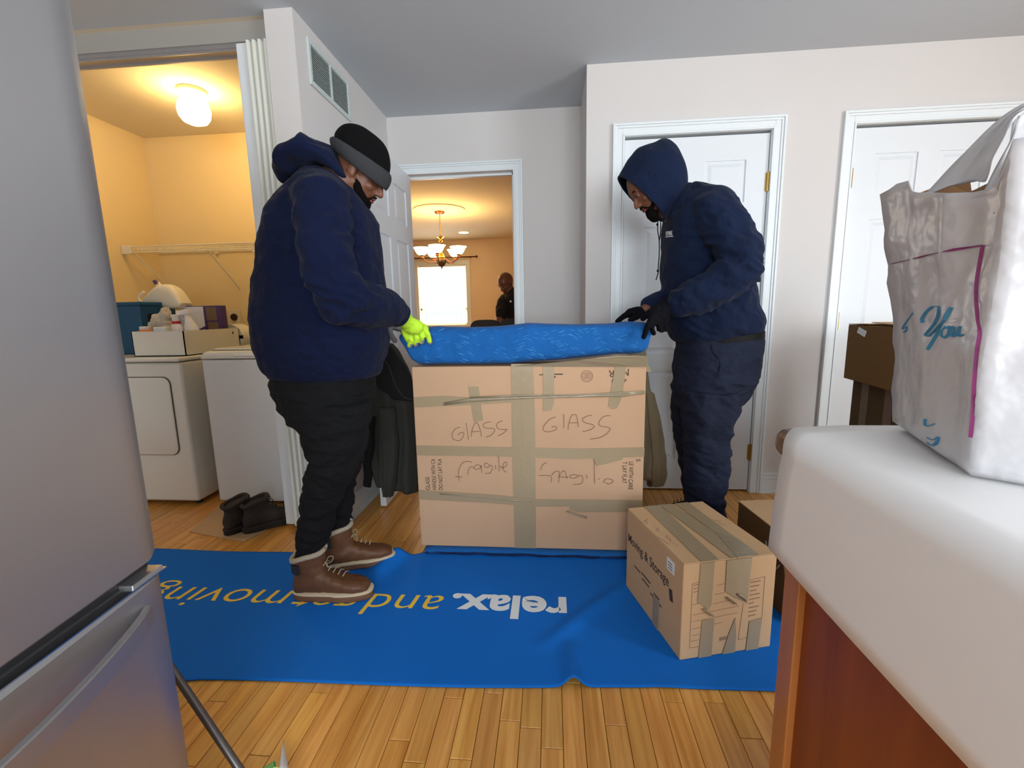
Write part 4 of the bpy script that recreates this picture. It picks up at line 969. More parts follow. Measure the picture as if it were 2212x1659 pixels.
# small tissue packet
c = at(340, 706, 2.47)
tag(MB().box(c.x - 0.035, c.x + 0.045, 2.475, 2.51, 1.0, 1.060).build('tissue_packet', 'enamel_plain', None, bevel=0.004), 'small pale packet beside the orange jar in the supply box', 'packet')
# dark spray can
c = at(327, 672, 2.60)
cn = thing('spray_can', 'dark capped spray can between the blue tub and grey cloth', 'can')
MB().lathe([(0.026, 0.897), (0.028, 0.90), (0.028, 1.075), (0.022, 1.09)], (c.x, 2.60, 0), 18).build('can_body', 'cloth_grey', cn, smooth='auto')
MB().lathe([(0.0235, 1.09), (0.0235, 1.135), (0.021, 1.14)], (c.x, 2.60, 0), 18).build('cap', 'black_leather', cn, smooth='auto')
# blue tub
tb = thing('blue_tub', 'deep blue plastic storage tub on the dryer, partly hidden by the refrigerator', 'tub')
tx1 = at(312, 660, 2.62).x
R = []
for z, s in ((0.892, 0.0), (1.19, 0.02), (1.192, 0.035), (1.212, 0.037), (1.212, 0.02), (1.20, 0.012), (0.90, -0.006)):
    x0, x1, y0, y1 = -2.76 - s * 0.5, tx1 - 0.035 + s, 2.62 - s, 2.86 + s * 0.5
    R.append([Vector(p) for p in ((x0, y0, z), (x1, y0, z), (x1, y1, z), (x0, y1, z))])
MB().rings(R).build('tub_body', 'bin_blue', tb, bevel=0.006)
# white jug lying tilted on the tub
jg = thing('detergent_jug', 'white plastic jug lying tilted on top of the blue tub', 'jug')
def jp(px, py, y=2.80): return at(px, py, y)
J = MB(); pts = [((312, 658), (352, 616)), ((330, 660), (368, 614)), ((360, 664), (385, 624)), ((385, 668), (396, 640)), ((400, 666), (404, 655))]
J.rings(subdiv([ellring(jp(*a), jp(*b), 0.055, 24, 3.5) for a, b in pts], 3))
J.tube([jp(352, 632), jp(345, 620), jp(340, 610)], [0.022, 0.018, 0.014], 14)
me = remesh(J, 0.006, 3); link('jug_body', me, 'jug', jg, smooth=True)
MB().tube([jp(338, 613, 2.775), jp(333, 606, 2.772)], 0.011, 14).build('cap', 'purple', jg, smooth='auto')
MB().tube(smoothline([jp(315, 652, 2.76), jp(302, 650, 2.755), jp(300, 640, 2.76), jp(312, 630, 2.77)], 3), 0.008, 8).build('handle', 'jug', jg, smooth=True)
# wire shelf
ws = thing('wire_shelf', 'white wire shelf running across the back of the laundry closet', 'shelf')
zs_ = 1.60; m_ = MB()
for k in range(68):
    x = -2.955 + k * 0.0255
    m_.box(x, x + 0.0026, 3.005, 3.315, zs_, zs_ + 0.0026); m_.box(x, x + 0.0026, 3.005, 3.0076, zs_ - 0.035, zs_)
o = m_.build('shelf_wires', 'wire_white', ws); o['kind'] = 'stuff'
for y, z in ((3.005, zs_ + 0.003), (3.005, zs_ - 0.036), (3.15, zs_ - 0.003), (3.31, zs_)): MB().tube([(-2.965, y, z), (-1.235, y, z)], 0.0036, 6).build('rail', 'wire_white', ws)
for x in (-2.90, -2.35, -1.62): MB().tube([(x, 3.02, zs_ - 0.03), (x, 3.31, zs_ - 0.28)], 0.005, 6).build('brace', 'wire_white', ws)
MB().box(-2.968, -2.90, 3.0, 3.02, zs_ - 0.045, zs_ + 0.012).build('end_bracket', 'wire_white', ws, bevel=0.002)
for x in (-2.5, -2.2, -1.9): MB().box(x - 0.01, x + 0.01, 3.30, 3.318, zs_ - 0.02, zs_ + 0.01).build('wall_clip', 'wire_white', ws)
# outlet
ol = thing('dryer_outlet', 'square wall outlet with a round dark dryer socket on the closet wall', 'outlet')
MB().box(-2.475, -2.375, 3.313, 3.3195, 1.055, 1.165).build('wall_plate', 'plate', ol, bevel=0.004)
MB().lathe([(0.0005, 0.012), (0.024, 0.012), (0.027, 0.0)], (-2.423, 3.313, 1.108), 24, Matrix.Rotation(PI / 2, 3, 'X')).build('socket', 'outlet_brown', ol, smooth='auto')
# ceiling light
cl = thing('ceiling_light', 'round glowing globe lamp on the laundry closet ceiling', 'lamp')
cx_, cy_ = -2.075, 2.70
MB().lathe([(0.075, CH - 0.001), (0.075, CH - 0.018), (0.060, CH - 0.030), (0.052, CH - 0.034)], (cx_, cy_, 0), 28).build('lamp_base', 'fixture', cl, smooth='auto')
gl = MB().lathe([(0.046, CH - 0.034), (0.060, CH - 0.045), (0.078, CH - 0.075), (0.085, CH - 0.11), (0.080, CH - 0.145), (0.062, CH - 0.172), (0.03, CH - 0.186), (0.004, CH - 0.189)], (cx_, cy_, 0), 28).build('globe', 'globe', cl, smooth=True)
# ------------------------------------------------------------------ boots on a cardboard sheet
cs = MB().prism([fl(408, 1150), fl(528, 1171), fl(620, 1122), fl(602, 1100), fl(500, 1076)], (0, 0, 0.004)).build('cardboard_sheet', 'cardboard_light', None)
for v in cs.data.vertices: v.co.z += 0.001
tag(cs, 'flat piece of brown cardboard under the dark boots', 'cardboard')
def boot(par, M, m_up, m_sole, m_welt, m_collar, m_pad, size=1.0, laces='black_leather', high=0.145, tilt=0.0):
    """boot in local x (toe forward), heel at x=-0.08, length 0.30"""
    def T(mb): mb.v = [M @ (v * size) for v in mb.v]; return mb
    def outl(g, z):
        P = []
        for k in range(36):
            a = 2 * PI * k / 36; x = 0.07 + 0.150 * math.cos(a) ; 
            w = 0.047 + 0.007 * math.cos(a - 0.4) if math.cos(a) > 0 else 0.040
            w *= (1 - 0.12 * math.exp(-((x - 0.03) / 0.05) ** 2))
            sx = math.copysign(abs(math.sin(a)) ** 0.75, math.sin(a))
            P.append(Vector((x + g * math.cos(a), (w + g) * sx, z)))
        return P
    T(MB().rings([outl(0.003, 0.0), outl(0.006, 0.004), outl(0.006, 0.020), outl(0.004, 0.024)])).build('sole', m_sole, par, smooth='auto')
    T(MB().rings([outl(0.004, 0.023), outl(0.0085, 0.026), outl(0.0085, 0.032), outl(0.003, 0.035)])).build('welt', m_welt, par, smooth='auto')
    up = MB(); R = []
    for x, hw, h, zb in ((-0.078, 0.022, 0.075, 0.03), (-0.066, 0.036, 0.11, 0.026), (-0.035, 0.041, 0.135, 0.026), (0.0, 0.041, 0.132, 0.026), (0.04, 0.040, 0.115, 0.026), (0.08, 0.043, 0.096, 0.026), (0.12, 0.047, 0.082, 0.026), (0.16, 0.047, 0.074, 0.026), (0.19, 0.040, 0.066, 0.026), (0.212, 0.026, 0.052, 0.028)):
        R.append([Vector((x, hw * math.copysign(abs(math.cos(a)) ** 0.7, math.cos(a)), (zb + h) / 2 + (h - zb) / 2 * math.copysign(abs(math.sin(a)) ** 0.8, math.sin(a)))) for a in (2 * PI * k / 20 for k in range(20))])
    up.rings(subdiv(R, 2))
    R = []
    for z, x0, x1, w in ((0.05, -0.075, 0.05, 0.036), (0.09, -0.074, 0.055, 0.040), (0.12, -0.072, 0.050, 0.043), (high, -0.076, 0.048, 0.047)):
        R.append([Vector(((x0 + x1) / 2 + (x1 - x0) / 2 * math.cos(a), w * math.sin(a), z + 0.10 * tilt * (0.5 + 0.5 * math.cos(a)) * (z - 0.05) / 0.1)) for a in (2 * PI * k / 20 for k in range(20))])
    up.rings(subdiv(R, 2))
    me = remesh(up, 0.005, 3); wrinkle(me, lambda p: 0.0022 * noise.noise(p * 40) + 0.001 * noise.noise(p * 90)); me.transform(Matrix.Scale(size, 4)); me.transform(M); u = link('upper', me, m_up, par, smooth=True)
    cp = []
    for k in range(25):
        a = 2 * PI * k / 24; cp.append(Vector((-0.014 + 0.063 * math.cos(a), 0.048 * math.sin(a), high + 0.004 + 0.10 * tilt * (0.5 + 0.5 * math.cos(a)) + 0.004 * math.sin(3 * a))))
    T(MB().tube(cp, 0.0105, 8)).build('collar', m_collar, par, smooth=True)
    if m_pad:
        pdm = MB(); Rr = []
        for k in range(9):
            a = PI / 2 + PI * (0.12 + 0.76 * k / 8); c = Vector((-0.014 + 0.063 * math.cos(a), 0.050 * math.sin(a), 0)); n_ = Vector((math.cos(a), math.sin(a), 0)) * 0.006
            zt = high - 0.008; Rr.append([c - n_ + Vector((0, 0, zt - 0.036)), c + n_ + Vector((0, 0, zt - 0.036)), c + n_ + Vector((0, 0, zt)), c - n_ + Vector((0, 0, zt))])
        T(pdm.rings(Rr)).build('ankle_pad', m_pad, par, smooth='auto')
    for k in range(5):
        x = 0.052 + k * 0.018; z = 0.134 - k * 0.0085 + (0.012 if k == 0 else 0); w = 0.018
        T(MB().tube([(x - 0.006, -w, z - 0.006), (x, 0, z + 0.004), (x + 0.006, w, z - 0.006)], 0.0022, 6)).build('lace', laces, par, smooth=True)
    for s in (-1, 1): T(MB().tube(smoothline([(0.05, 0, 0.142), (0.055, s * 0.018, 0.158), (0.068, s * 0.030, 0.150), (0.062, s * 0.018, 0.135), (0.05, 0, 0.14)], 4), 0.0018, 6)).build('lace', laces, par, smooth=True)
    return u
def place(x, y, z, ang): return Matrix.Translation((x, y, z)) @ Matrix.Rotation(ang, 4, 'Z')
b1 = thing('ankle_boot', 'dark suede ankle boot standing heel outwards, the one nearer the refrigerator', 'boot', group='pair of dark boots')
hA = fl(497, 1160); boot(b1, place(hA.x + 0.008, hA.y + 0.075, 0.006, 1.12), 'boot_dark', 'boot_dark_sole', 'boot_dark', 'boot_dark', None, 0.98, 'boot_dark_sole', tilt=0.25)
b2 = thing('ankle_boot', 'dark suede ankle boot with a looped lace, the one nearer the closet door', 'boot', group='pair of dark boots')
hB = fl(540, 1152); boot(b2, place(hB.x + 0.03, hB.y + 0.045, 0.006, 0.80), 'boot_dark', 'boot_dark_sole', 'boot_dark', 'boot_dark', None, 0.98, 'boot_dark_sole', tilt=0.25)
# ------------------------------------------------------------------ metal rod and green object at the near floor
rdm = thing('metal_leg', 'grey round metal leg slanting down to the floor beside the refrigerator', 'leg')
p0, p1 = Vector((-0.93, 0.90, 0.20)), Vector((-0.735, 0.845, 0.012))
q0 = fl(425, 1525, 0.16); q1 = fl(530, 1680, 0.012)
MB().tube([q0 + (q0 - q1) * 0.6, q0, q1], 0.0095, 12).build('tube', 'rod_metal', rdm, smooth='auto')
MB().tube([q1 - (q1 - q0) * 0.04 , q1 + (q1 - q0).normalized() * 0.004], 0.012, 12).build('foot_cap', 'black_leather', rdm, smooth='auto')
gk = thing('caulk_tube', 'small green package with a pointed white plastic tip at the bottom edge of the floor', 'package')
a_, b_ = fl(566, 1659, 0.03), fl(594, 1641, 0.03); d_ = (a_ - b_).normalized(); s_v = Vector((-d_.y, d_.x, 0))
MB().prism([b_, a_ + d_ * 0.02, a_ + d_ * 0.02 + fl(600, 1800, 0.03) - fl(590, 1641, 0.03), b_ + fl(606, 1800, 0.03) - fl(592, 1641, 0.03)], (0, 0, -0.024)).build('package_body', 'green_plastic', gk, bevel=0.003)
cc = fl(590, 1668, 0.031); MB().box(cc.x - 0.006, cc.x + 0.006, cc.y - 0.02, cc.y + 0.012, 0.0308, 0.0316).build('package_label', 'lime_label', gk)
tp = fl(612, 1598, 0.01); ct = fl(612, 1700, 0.03)
MB().tube([tp, tp.lerp(ct, 0.25), tp.lerp(ct, 0.6), ct], [0.0008, 0.004, 0.010, 0.018], 10).build('pointed_tip', 'white_plastic', gk, smooth=True)
# ------------------------------------------------------------------ jackets on the door knobs
def garment(name, m, rows, fold, parent=None, y=2.4):
    """rows: (z-ordered) left px, left py, right px, right py, half depth, depth Y"""
    R = []
    for (lx, ly, rx, ry, d, Y) in rows:
        R.append(ellring(at(rx, ry, Y), at(lx, ly, Y), d, 48, 2.0))
    R = subdiv(R, 5); out = []
    for i, r_ in enumerate(R):
        c = sum((p for p in r_), Vector()) / len(r_); t = i / (len(R) - 1); o_ = []
        for k, p in enumerate(r_):
            a = 2 * PI * k / len(r_); s = 1 + fold * t ** 0.6 * (math.sin(a * 7 + 2.2 * noise.noise(c * 4 + Vector((0, 0, a)))) * 0.6 + 0.6 * noise.noise(Vector((math.cos(a) * 2, math.sin(a) * 2, c.z * 4))))
            q = c + (p - c) * 1.0; q.y = c.y + (p.y - c.y) * s; q += Vector((noise.noise(p * 14) * 0.008, 0, 0)); o_.append(q)
        out.append(o_)
    return MB().rings(out).build(name, m, parent, smooth=True)
jd = thing('dark_jacket', 'dark olive jacket hanging from the open door knob behind the man in the beanie', 'jacket')
garment('jacket_body', 'jacket_dark', [(832, 742, 850, 742, .02, 2.42), (822, 756, 868, 770, .05, 2.40), (808, 790, 888, 815, .07, 2.37), (798, 860, 893, 865, .08, 2.35), (795, 940, 898, 940, .08, 2.33), (800, 1000, 900, 1000, .08, 2.32), (812, 1040, 903, 1062, .07, 2.32)], 0.45, jd)
garment('lining', 'jacket_black', [(812, 770, 845, 748, .02, 2.30), (806, 800, 880, 800, .03, 2.29), (812, 830, 893, 835, .03, 2.28), (850, 862, 896, 866, .02, 2.28)], 0.2, jd)
garment('sleeve', 'jacket_dark', [(818, 880, 852, 880, .03, 2.24), (820, 960, 860, 960, .04, 2.24), (822, 1040, 856, 1040, .04, 2.25), (826, 1062, 852, 1064, .03, 2.25), (827, 1070, 850, 1071, .025, 2.25)], 0.3, jd)
garment('sleeve', 'jacket_black', [(790, 900, 812, 900, .03, 2.27), (786, 980, 806, 980, .03, 2.27), (784, 1046, 802, 1052, .02, 2.27)], 0.3, jd)
MB().tube(smoothline([at(826, 775, 2.262), at(840, 790, 2.255), at(852, 825, 2.25), at(870, 855, 2.25), at(893, 864, 2.25)], 4), 0.004, 6).build('collar_seam', 'knit_grey', jd, smooth=True)
jt = thing('tan_jacket', 'tan corduroy jacket hanging from the middle door knob behind the glass carton', 'jacket')
garment('jacket_body', 'jacket_tan', [(1374, 732, 1392, 735, .02, 2.62), (1366, 752, 1398, 790, .04, 2.60), (1350, 800, 1408, 860, .05, 2.59), (1340, 880, 1422, 910, .055, 2.58), (1335, 960, 1434, 970, .055, 2.58), (1335, 1030, 1418, 1034, .05, 2.58)], 0.4, jt)
garment('sleeve', 'jacket_tan', [(1395, 840, 1412, 850, .02, 2.53), (1400, 900, 1428, 910, .03, 2.53), (1406, 970, 1438, 975, .03, 2.53), (1408, 1030, 1440, 1030, .03, 2.53), (1409, 1050, 1436, 1047, .025, 2.53)], 0.3, jt)
garment('sleeve_lining', 'photo_brown', [(1395, 1020, 1410, 1022, .02, 2.60), (1396, 1048, 1408, 1050, .02, 2.60)], 0.2, jt)
# ------------------------------------------------------------------ chandelier and dining room
ch = thing('chandelier', 'five-light chandelier with upward glass bowls glowing in the dining room', 'chandelier')
hx, hy = -1.42, 5.98
md = MB().lathe([(0.33, CH), (0.33, CH - 0.012), (0.29, CH - 0.024), (0.25, CH - 0.014), (0.12, CH - 0.018), (0.09, CH - 0.026), (0.002, CH - 0.026)], (hx, hy, 0), 48).build('ceiling_medallion', 'closet_ceiling', None, smooth='auto')
tag(md, 'round moulded ceiling medallion above the chandelier', 'medallion')
MB().lathe([(0.065, CH - 0.027), (0.065, CH - 0.038), (0.045, CH - 0.055), (0.012, CH - 0.062)], (hx, hy, 0), 24).build('canopy', 'bronze', ch, smooth='auto')
for k in range(12):
    z = CH - 0.068 - k * 0.0225; lk = MB(); ax = Vector((1, 0, 0)) if k % 2 else Vector((0, 1, 0))
    lk.tube([Vector((hx, hy, z)) + ax * 0.008 * math.cos(a) + Vector((0, 0, 0.015 * math.sin(a))) for a in (2 * PI * q / 10 for q in range(11))], 0.0028, 5).build('chain_link', 'gold', ch, smooth=True)
MB().lathe([(0.004, 2.085), (0.05, 2.075), (0.03, 2.06), (0.012, 2.05), (0.028, 2.03), (0.012, 2.01), (0.014, 1.98), (0.034, 1.965), (0.014, 1.94), (0.012, 1.89), (0.03, 1.86), (0.045, 1.82), (0.03, 1.80)], (hx, hy, 0), 20).build('stem', 'gold', ch, smooth='auto')
MB().lathe([(0.062, 1.80), (0.066, 1.79), (0.060, 1.76), (0.04, 1.72), (0.012, 1.70), (0.006, 1.68), (0.002, 1.675)], (hx, hy, 0), 20).build('bottom_finial', 'pewter', ch, smooth='auto')
for k in range(5):
    a = math.radians(200 + 72 * k); u = Vector((math.cos(a), math.sin(a), 0)); c = Vector((hx, hy, 0))
    ar = MB().tube(smoothline([c + u * 0.04 + Vector((0, 0, 1.82)), c + u * 0.11 + Vector((0, 0, 1.76)), c + u * 0.19 + Vector((0, 0, 1.765)), c + u * 0.245 + Vector((0, 0, 1.81))], 5), 0.007, 8).build('arm', 'bronze', ch, smooth=True)
    MB().lathe([(0.004, 1.80), (0.028, 1.81), (0.020, 1.83), (0.032, 1.845)], c + u * 0.25, 16).build('cup', 'bronze', ar, smooth='auto')
    MB().lathe([(0.030, 1.845), (0.055, 1.86), (0.075, 1.89), (0.092, 1.925), (0.108, 1.938), (0.104, 1.940), (0.088, 1.93), (0.070, 1.895), (0.05, 1.866), (0.02, 1.855)], c + u * 0.25, 28).build('glass_bowl', 'bowl', ar, smooth=True)
rl = thing('recessed_light', 'small round recessed downlight glowing in the dining room ceiling', 'lamp')
MB().lathe([(0.095, CH - 0.001), (0.095, CH - 0.006), (0.078, CH - 0.004)], (-1.44, 7.72, 0), 28, cap=False).build('trim_ring', 'fixture', rl)
MB().lathe([(0.078, CH - 0.003), (0.001, CH - 0.003)], (-1.44, 7.72, 0), 28).build('lens', 'can_light', rl)
for i, (pa, pb) in enumerate(((1014, 1082), (1076, 1130))):
    y = 4.95 - 0.55 * i; xa, xb = at(pa, 694, y).x, at(pb, 694, y).x; zt = at((pa + pb) / 2, 690.5 - i * 1.5, y).z
    cht = thing('dining_chair', ('dark dining chair back showing just above the blanket, left of the pair', 'dark dining chair back showing just above the blanket, in front of the bald man')[i], 'chair', group='dining chairs')
    xm = (xa + xb) / 2; hw = (xb - xa) / 2
    bkp = [Vector((xm + hw * math.copysign(abs(math.cos(a)) ** 0.5, math.cos(a)), y, zt - 0.16 + 0.16 * math.copysign(abs(math.sin(a)) ** 0.6, math.sin(a)))) for a in (2 * PI * k / 32 for k in range(32))]
    MB().prism(bkp, (0, 0.05, 0)).build('backrest', 'chair_dark', cht, bevel=0.01)
    MB().box(xm - hw, xm + hw, y - 0.40, y + 0.03, 0.43, 0.48).build('seat', 'chair_dark', cht, bevel=0.01)
    for sx in (-1, 1):
        MB().box(xm + sx * (hw - 0.03) - 0.018, xm + sx * (hw - 0.03) + 0.018, y + 0.0, y + 0.036, 0, zt - 0.2).build('leg', 'chair_dark', cht)
        MB().box(xm + sx * (hw - 0.03) - 0.018, xm + sx * (hw - 0.03) + 0.018, y - 0.39, y - 0.354, 0, 0.43).build('leg', 'chair_dark', cht)
# ------------------------------------------------------------------ people
def head_parts(M, s=1.0):
    """returns union mesh builder for a head in world space; local x forward, z up, origin between the ears"""
    h = MB()
    def E(c, r): h.ell(M @ (Vector(c) * s), [q * s for q in r], M.to_3x3(), 20, 14)
    E((-0.005, 0, 0.035), (0.098, 0.077, 0.092)); E((0.030, 0, -0.030), (0.062, 0.062, 0.088)); E((0.020, 0, -0.060), (0.055, 0.058, 0.050))
    E((0.062, 0, -0.098), (0.022, 0.026, 0.020)); E((0.030, 0, 0.030), (0.068, 0.066, 0.060))
    for y in (-1, 1):
        E((0.072, y * 0.030, 0.022), (0.016, 0.024, 0.009)); E((0.060, y * 0.043, -0.028), (0.022, 0.018, 0.020))
        E((-0.006, y * 0.079, -0.008), (0.018, 0.009, 0.030)); E((0.094, y * 0.012, -0.038), (0.011, 0.009, 0.009)); E((0.000, y * 0.080, -0.024), (0.010, 0.009, 0.012))
    h.tube([M @ (Vector(p) * s) for p in ((0.082, 0, 0.012), (0.098, 0, -0.012), (0.108, 0, -0.035))], [0.009 * s, 0.010 * s, 0.012 * s], 12, True)
    return h
def face_details(M, par, s=1.0, beard=None, lip='lips'):
    for y in (-1, 1):
        e = MB().ell(M @ (Vector((0.079, y * 0.031, 0.004)) * s), (0.011 * s,) * 3).build('eye', 'eye_white', par, smooth=True)
        MB().ell(M @ (Vector((0.0865, y * 0.031, 0.002)) * s), (0.0045 * s,) * 3).build('iris', 'eye_dark', e, smooth=True)
        MB().ell(M @ (Vector((0.080, y * 0.031, 0.010)) * s), [0.0125 * s, 0.0140 * s, 0.0105 * s], M.to_3x3()).build('eyelid', par['skin'], par, smooth=True)
        MB().ell(M @ (Vector((0.0895, y * 0.031, 0.029)) * s), [0.004 * s, 0.020 * s, 0.004 * s], M.to_3x3()).build('eyebrow', 'beard', par, smooth=True)
    MB().ell(M @ (Vector((0.089, 0, -0.062)) * s), [0.010 * s, 0.023 * s, 0.006 * s], M.to_3x3()).build('upper_lip', lip, par, smooth=True)
    MB().ell(M @ (Vector((0.087, 0, -0.073)) * s), [0.010 * s, 0.019 * s, 0.007 * s], M.to_3x3()).build('lower_lip', lip, par, smooth=True)
def hmat(ear, fwd, up, yaw=0.0, roll=0.0):
    f = Vector(fwd).normalized(); u = Vector(up); u = (u - f * u.dot(f)).normalized()
    if yaw:
        q = Matrix.Rotation(yaw, 3, u); f = q @ f
    y = u.cross(f)
    return Matrix(((f.x, y.x, u.x, ear.x), (f.y, y.y, u.y, ear.y), (f.z, y.z, u.z, ear.z), (0, 0, 0, 1)))
def hand_tubes(mb, wrist, knuckles, fingers, thumb, r=0.0095, wr=0.026):
    for kx in knuckles: mb.tube([wrist, wrist.lerp(kx, 0.5), kx], [wr * 0.8, r * 1.8, r * 1.45], 10, True)
    for f_ in fingers: mb.tube(f_, [r * 1.15] + [r] * (len(f_) - 2) + [r * 0.88], 10, True)
    mb.tube(thumb, [r * 1.7, r * 1.2, r * 1.05][:len(thumb)] if len(thumb) == 3 else [r * 1.7] + [r * 1.15] * (len(thumb) - 1), 10, True)
def folds(seed, amp=0.010, fr=(7, 7, 11), amp2=0.004, spots=()):
    def fn(p):
        a = noise.noise(Vector((p.x * fr[0] + seed, p.y * fr[1], p.z * fr[2]))); b = noise.noise(Vector((p.x * 24 + seed, p.y * 24, p.z * 30)))
        d = 0.0
        for c, r, k in spots:
            g = math.exp(-((p - c).length / r) ** 2)
            if g > 0.03: d += k * g * (0.45 - 1.9 * abs(noise.noise(Vector((p.x * 13 + seed, p.y * 13, p.z * 26 + p.x * 9)))))
        return amp * (0.5 - abs(a) * 2.2) + amp2 * b + d
    return fn
# ---------- man in the beanie (left)
YL = 1.68
m1 = thing('person', 'man in black beanie, navy hoodie and brown boots holding the blanket with lime glove', 'person')
m1['skin'] = 'skin'
fw = Vector((0.84, 0.0, -0.545)); up = Vector((0.545, 0, 0.84)); HS = 0.93
ear = at(777, 371, 1.70); MH = hmat(ear, fw, up, math.radians(12))
body = head_parts(MH, HS)
nb = at(735, 395, YL); body.tube([ear + up * -0.02 - fw * 0.03, at(755, 395, YL), nb], [0.056, 0.060, 0.075], 16, True)
body.rings(subdiv(prof([(775, 420, 670, 400, .12), (795, 470, 620, 470, .15), (805, 540, 605, 560, .15), (805, 650, 600, 650, .15), (800, 760, 610, 760, .145), (795, 840, 625, 840, .14)], YL, 20, 2.0), 2))
shN, elN, wrN = at(700, 432, 1.52), at(735, 640, 1.44), at(868, 686, 1.80)
body.tube([at(700, 440, YL), shN, at(712, 540, 1.47), elN, at(800, 665, 1.60), wrN], [0.06, 0.052, 0.046, 0.042, 0.038, 0.026], 14, True)
wrF = at(842, 695, 2.02); body.tube([at(735, 430, YL), at(735, 440, 1.84), at(760, 560, 1.90), at(790, 650, 1.93), wrF], [0.06, 0.052, 0.046, 0.04, 0.026], 14, True)
KN = [at(917, 709, 1.885), at(907, 714, 1.882), at(897, 718, 1.882), at(887, 720, 1.885)]
FN = [[KN[0], at(924, 722, 1.880), at(928, 738, 1.892)], [KN[1], at(912, 727, 1.876), at(910, 738, 1.892)], [KN[2], at(900, 731, 1.876), at(897, 743, 1.892)], [KN[3], at(888, 734, 1.878), at(884, 746, 1.892)]]
TH = [at(880, 700, 1.84), at(873, 716, 1.862), at(880, 733, 1.888)]
hand_tubes(body, wrN, KN, FN, TH, 0.0085, 0.022)
KF = [at(850 + i * 4, 706 + i, 2.06 + 0.015 * i) for i in range(4)]
FF = [[k, k + Vector((0.03, 0.01, -0.01)), k + Vector((0.045, 0.01, -0.035))] for k in KF]
THF = [at(838, 704, 2.03), at(843, 722, 2.02), at(853, 736, 2.02)]
hand_tubes(body, wrF, KF, FF, THF, 0.0085, 0.022)
for (Yk, hx_, hy_, kx, ky, ax, ay) in ((1.58, 700, 850, 712, 1010, 668, 1190), (1.80, 730, 850, 735, 1000, 735, 1150)):
    body.tube([at(hx_, hy_, YL + (Yk - YL) * .6), at((hx_ + kx) / 2, (hy_ + ky) / 2, Yk), at(kx, ky, Yk), at((kx + ax) / 2 - 8, (ky + ay) / 2, Yk), at(ax, ay, Yk), at(ax, ay, Yk) - Vector((0, 0, 0.07))], [0.085, 0.078, 0.056, 0.054, 0.040, 0.035], 16, True)
me = remesh(body, 0.005, 3); o = link('body', me, 'skin', m1, smooth=True)
face_details(MH, m1, HS)
def jawbeard(M, par, s=1.0, goatee=0.0, r=0.011):
    b = MB(); sg = []
    for k in range(13):
        a = math.radians(-100 + 200 * k / 12); sg.append(M @ (Vector((0.014 + 0.062 * math.cos(a), 0.059 * math.sin(a), -0.094 + 0.055 * (1 - math.cos(a)) )) * s))
    b.tube(sg, [0.006 * s] + [r * s] * 11 + [0.006 * s], 10, True)
    b.ell(M @ (Vector((0.068, 0, -0.102 - goatee * 0.4)) * s), [0.028 * s, 0.032 * s, (0.024 + goatee) * s], M.to_3x3())
    b.tube([M @ (Vector(p) * s) for p in ((0.080, -0.032, -0.072), (0.094, -0.018, -0.054), (0.099, 0, -0.052), (0.094, 0.018, -0.054), (0.080, 0.032, -0.072))], 0.005 * s, 8, True)
    me = remesh(b, 0.004, 3); wrinkle(me, lambda p: 0.002 * noise.noise(p * 120)); return link('beard', me, 'beard', par, smooth=True)
jawbeard(MH, m1, HS, 0.0, 0.018)
# beanie
bn = MB(); c0, c1 = at(738, 330, 1.70), at(827, 402, 1.70)
R = prof([(826, 402, 736, 326, .088), (833, 387, 730, 315, .094), (840, 362, 729, 297, .100), (837, 330, 738, 284, .094), (824, 303, 750, 276, .078), (803, 286, 763, 273, .046), (788, 278, 775, 274, .014)], 1.70, 28, 2.0)
me = remesh(MB().rings(subdiv(R, 3)), 0.005, 2); wrinkle(me, lambda p: 0.0025 * noise.noise(p * 18)); beanie = link('beanie', me, 'knit_black', m1, smooth=True)
cf = MB(); Rr = prof([(831, 410, 729, 330, .096), (838, 399, 722, 321, .104), (842, 386, 719, 311, .107), (841, 375, 720, 304, .105), (835, 368, 726, 301, .097)], 1.70, 36, 2.0)
cfo = cf.rings(subdiv(Rr, 2)).build('cuff', 'knit_grey', beanie, smooth=True)
# hoodie
hd = MB()
hd.rings(subdiv(prof([(810, 809, 600, 806, .175), (818, 790, 586, 786, .195), (829, 755, 575, 756, .205), (832, 730, 569, 735, .21), (829, 700, 566, 700, .215), (823, 640, 570, 650, .215), (817, 590, 576, 592, .215), (811, 530, 584, 545, .215), (804, 480, 594, 500, .215), (793, 446, 606, 458, .195), (778, 424, 620, 425, .155), (764, 406, 642, 392, .12), (754, 394, 668, 372, .095), (746, 386, 700, 366, .075)], YL, 36, 2.4), 3))
hd.tube([at(690, 430, 1.60), at(694, 440, 1.50), at(700, 520, 1.455), at(715, 600, 1.44), at(742, 648, 1.45), at(790, 657, 1.55), at(828, 664, 1.66), at(850, 673, 1.73)], [0.10, 0.092, 0.086, 0.084, 0.088, 0.080, 0.070, 0.056], 22, True)
hd.tube([at(845, 672, 1.73), at(862, 682, 1.775)], [0.050, 0.043], 22, True)
hd.tube([at(720, 440, 1.78), at(735, 470, 1.87), at(760, 560, 1.90), at(785, 640, 1.91), at(812, 672, 1.93), at(834, 690, 1.98)], [0.09, 0.088, 0.082, 0.078, 0.066, 0.046], 20, True)
me = remesh(hd, 0.008, 5); wrinkle(me, folds(3, 0.008, (5, 5, 9), 0.003, ((at(750, 640, 1.42), 0.13, 0.018), (at(840, 670, 1.70), 0.08, 0.014), (at(770, 500, 1.5), 0.12, 0.014), (at(700, 780, 1.5), 0.16, 0.010), (at(640, 520, 1.5), 0.13, 0.010)))); hoodie = link('hoodie', me, 'navy', m1, smooth=True)
cfp = [at(853, 671, 1.752), at(861, 679, 1.775)]
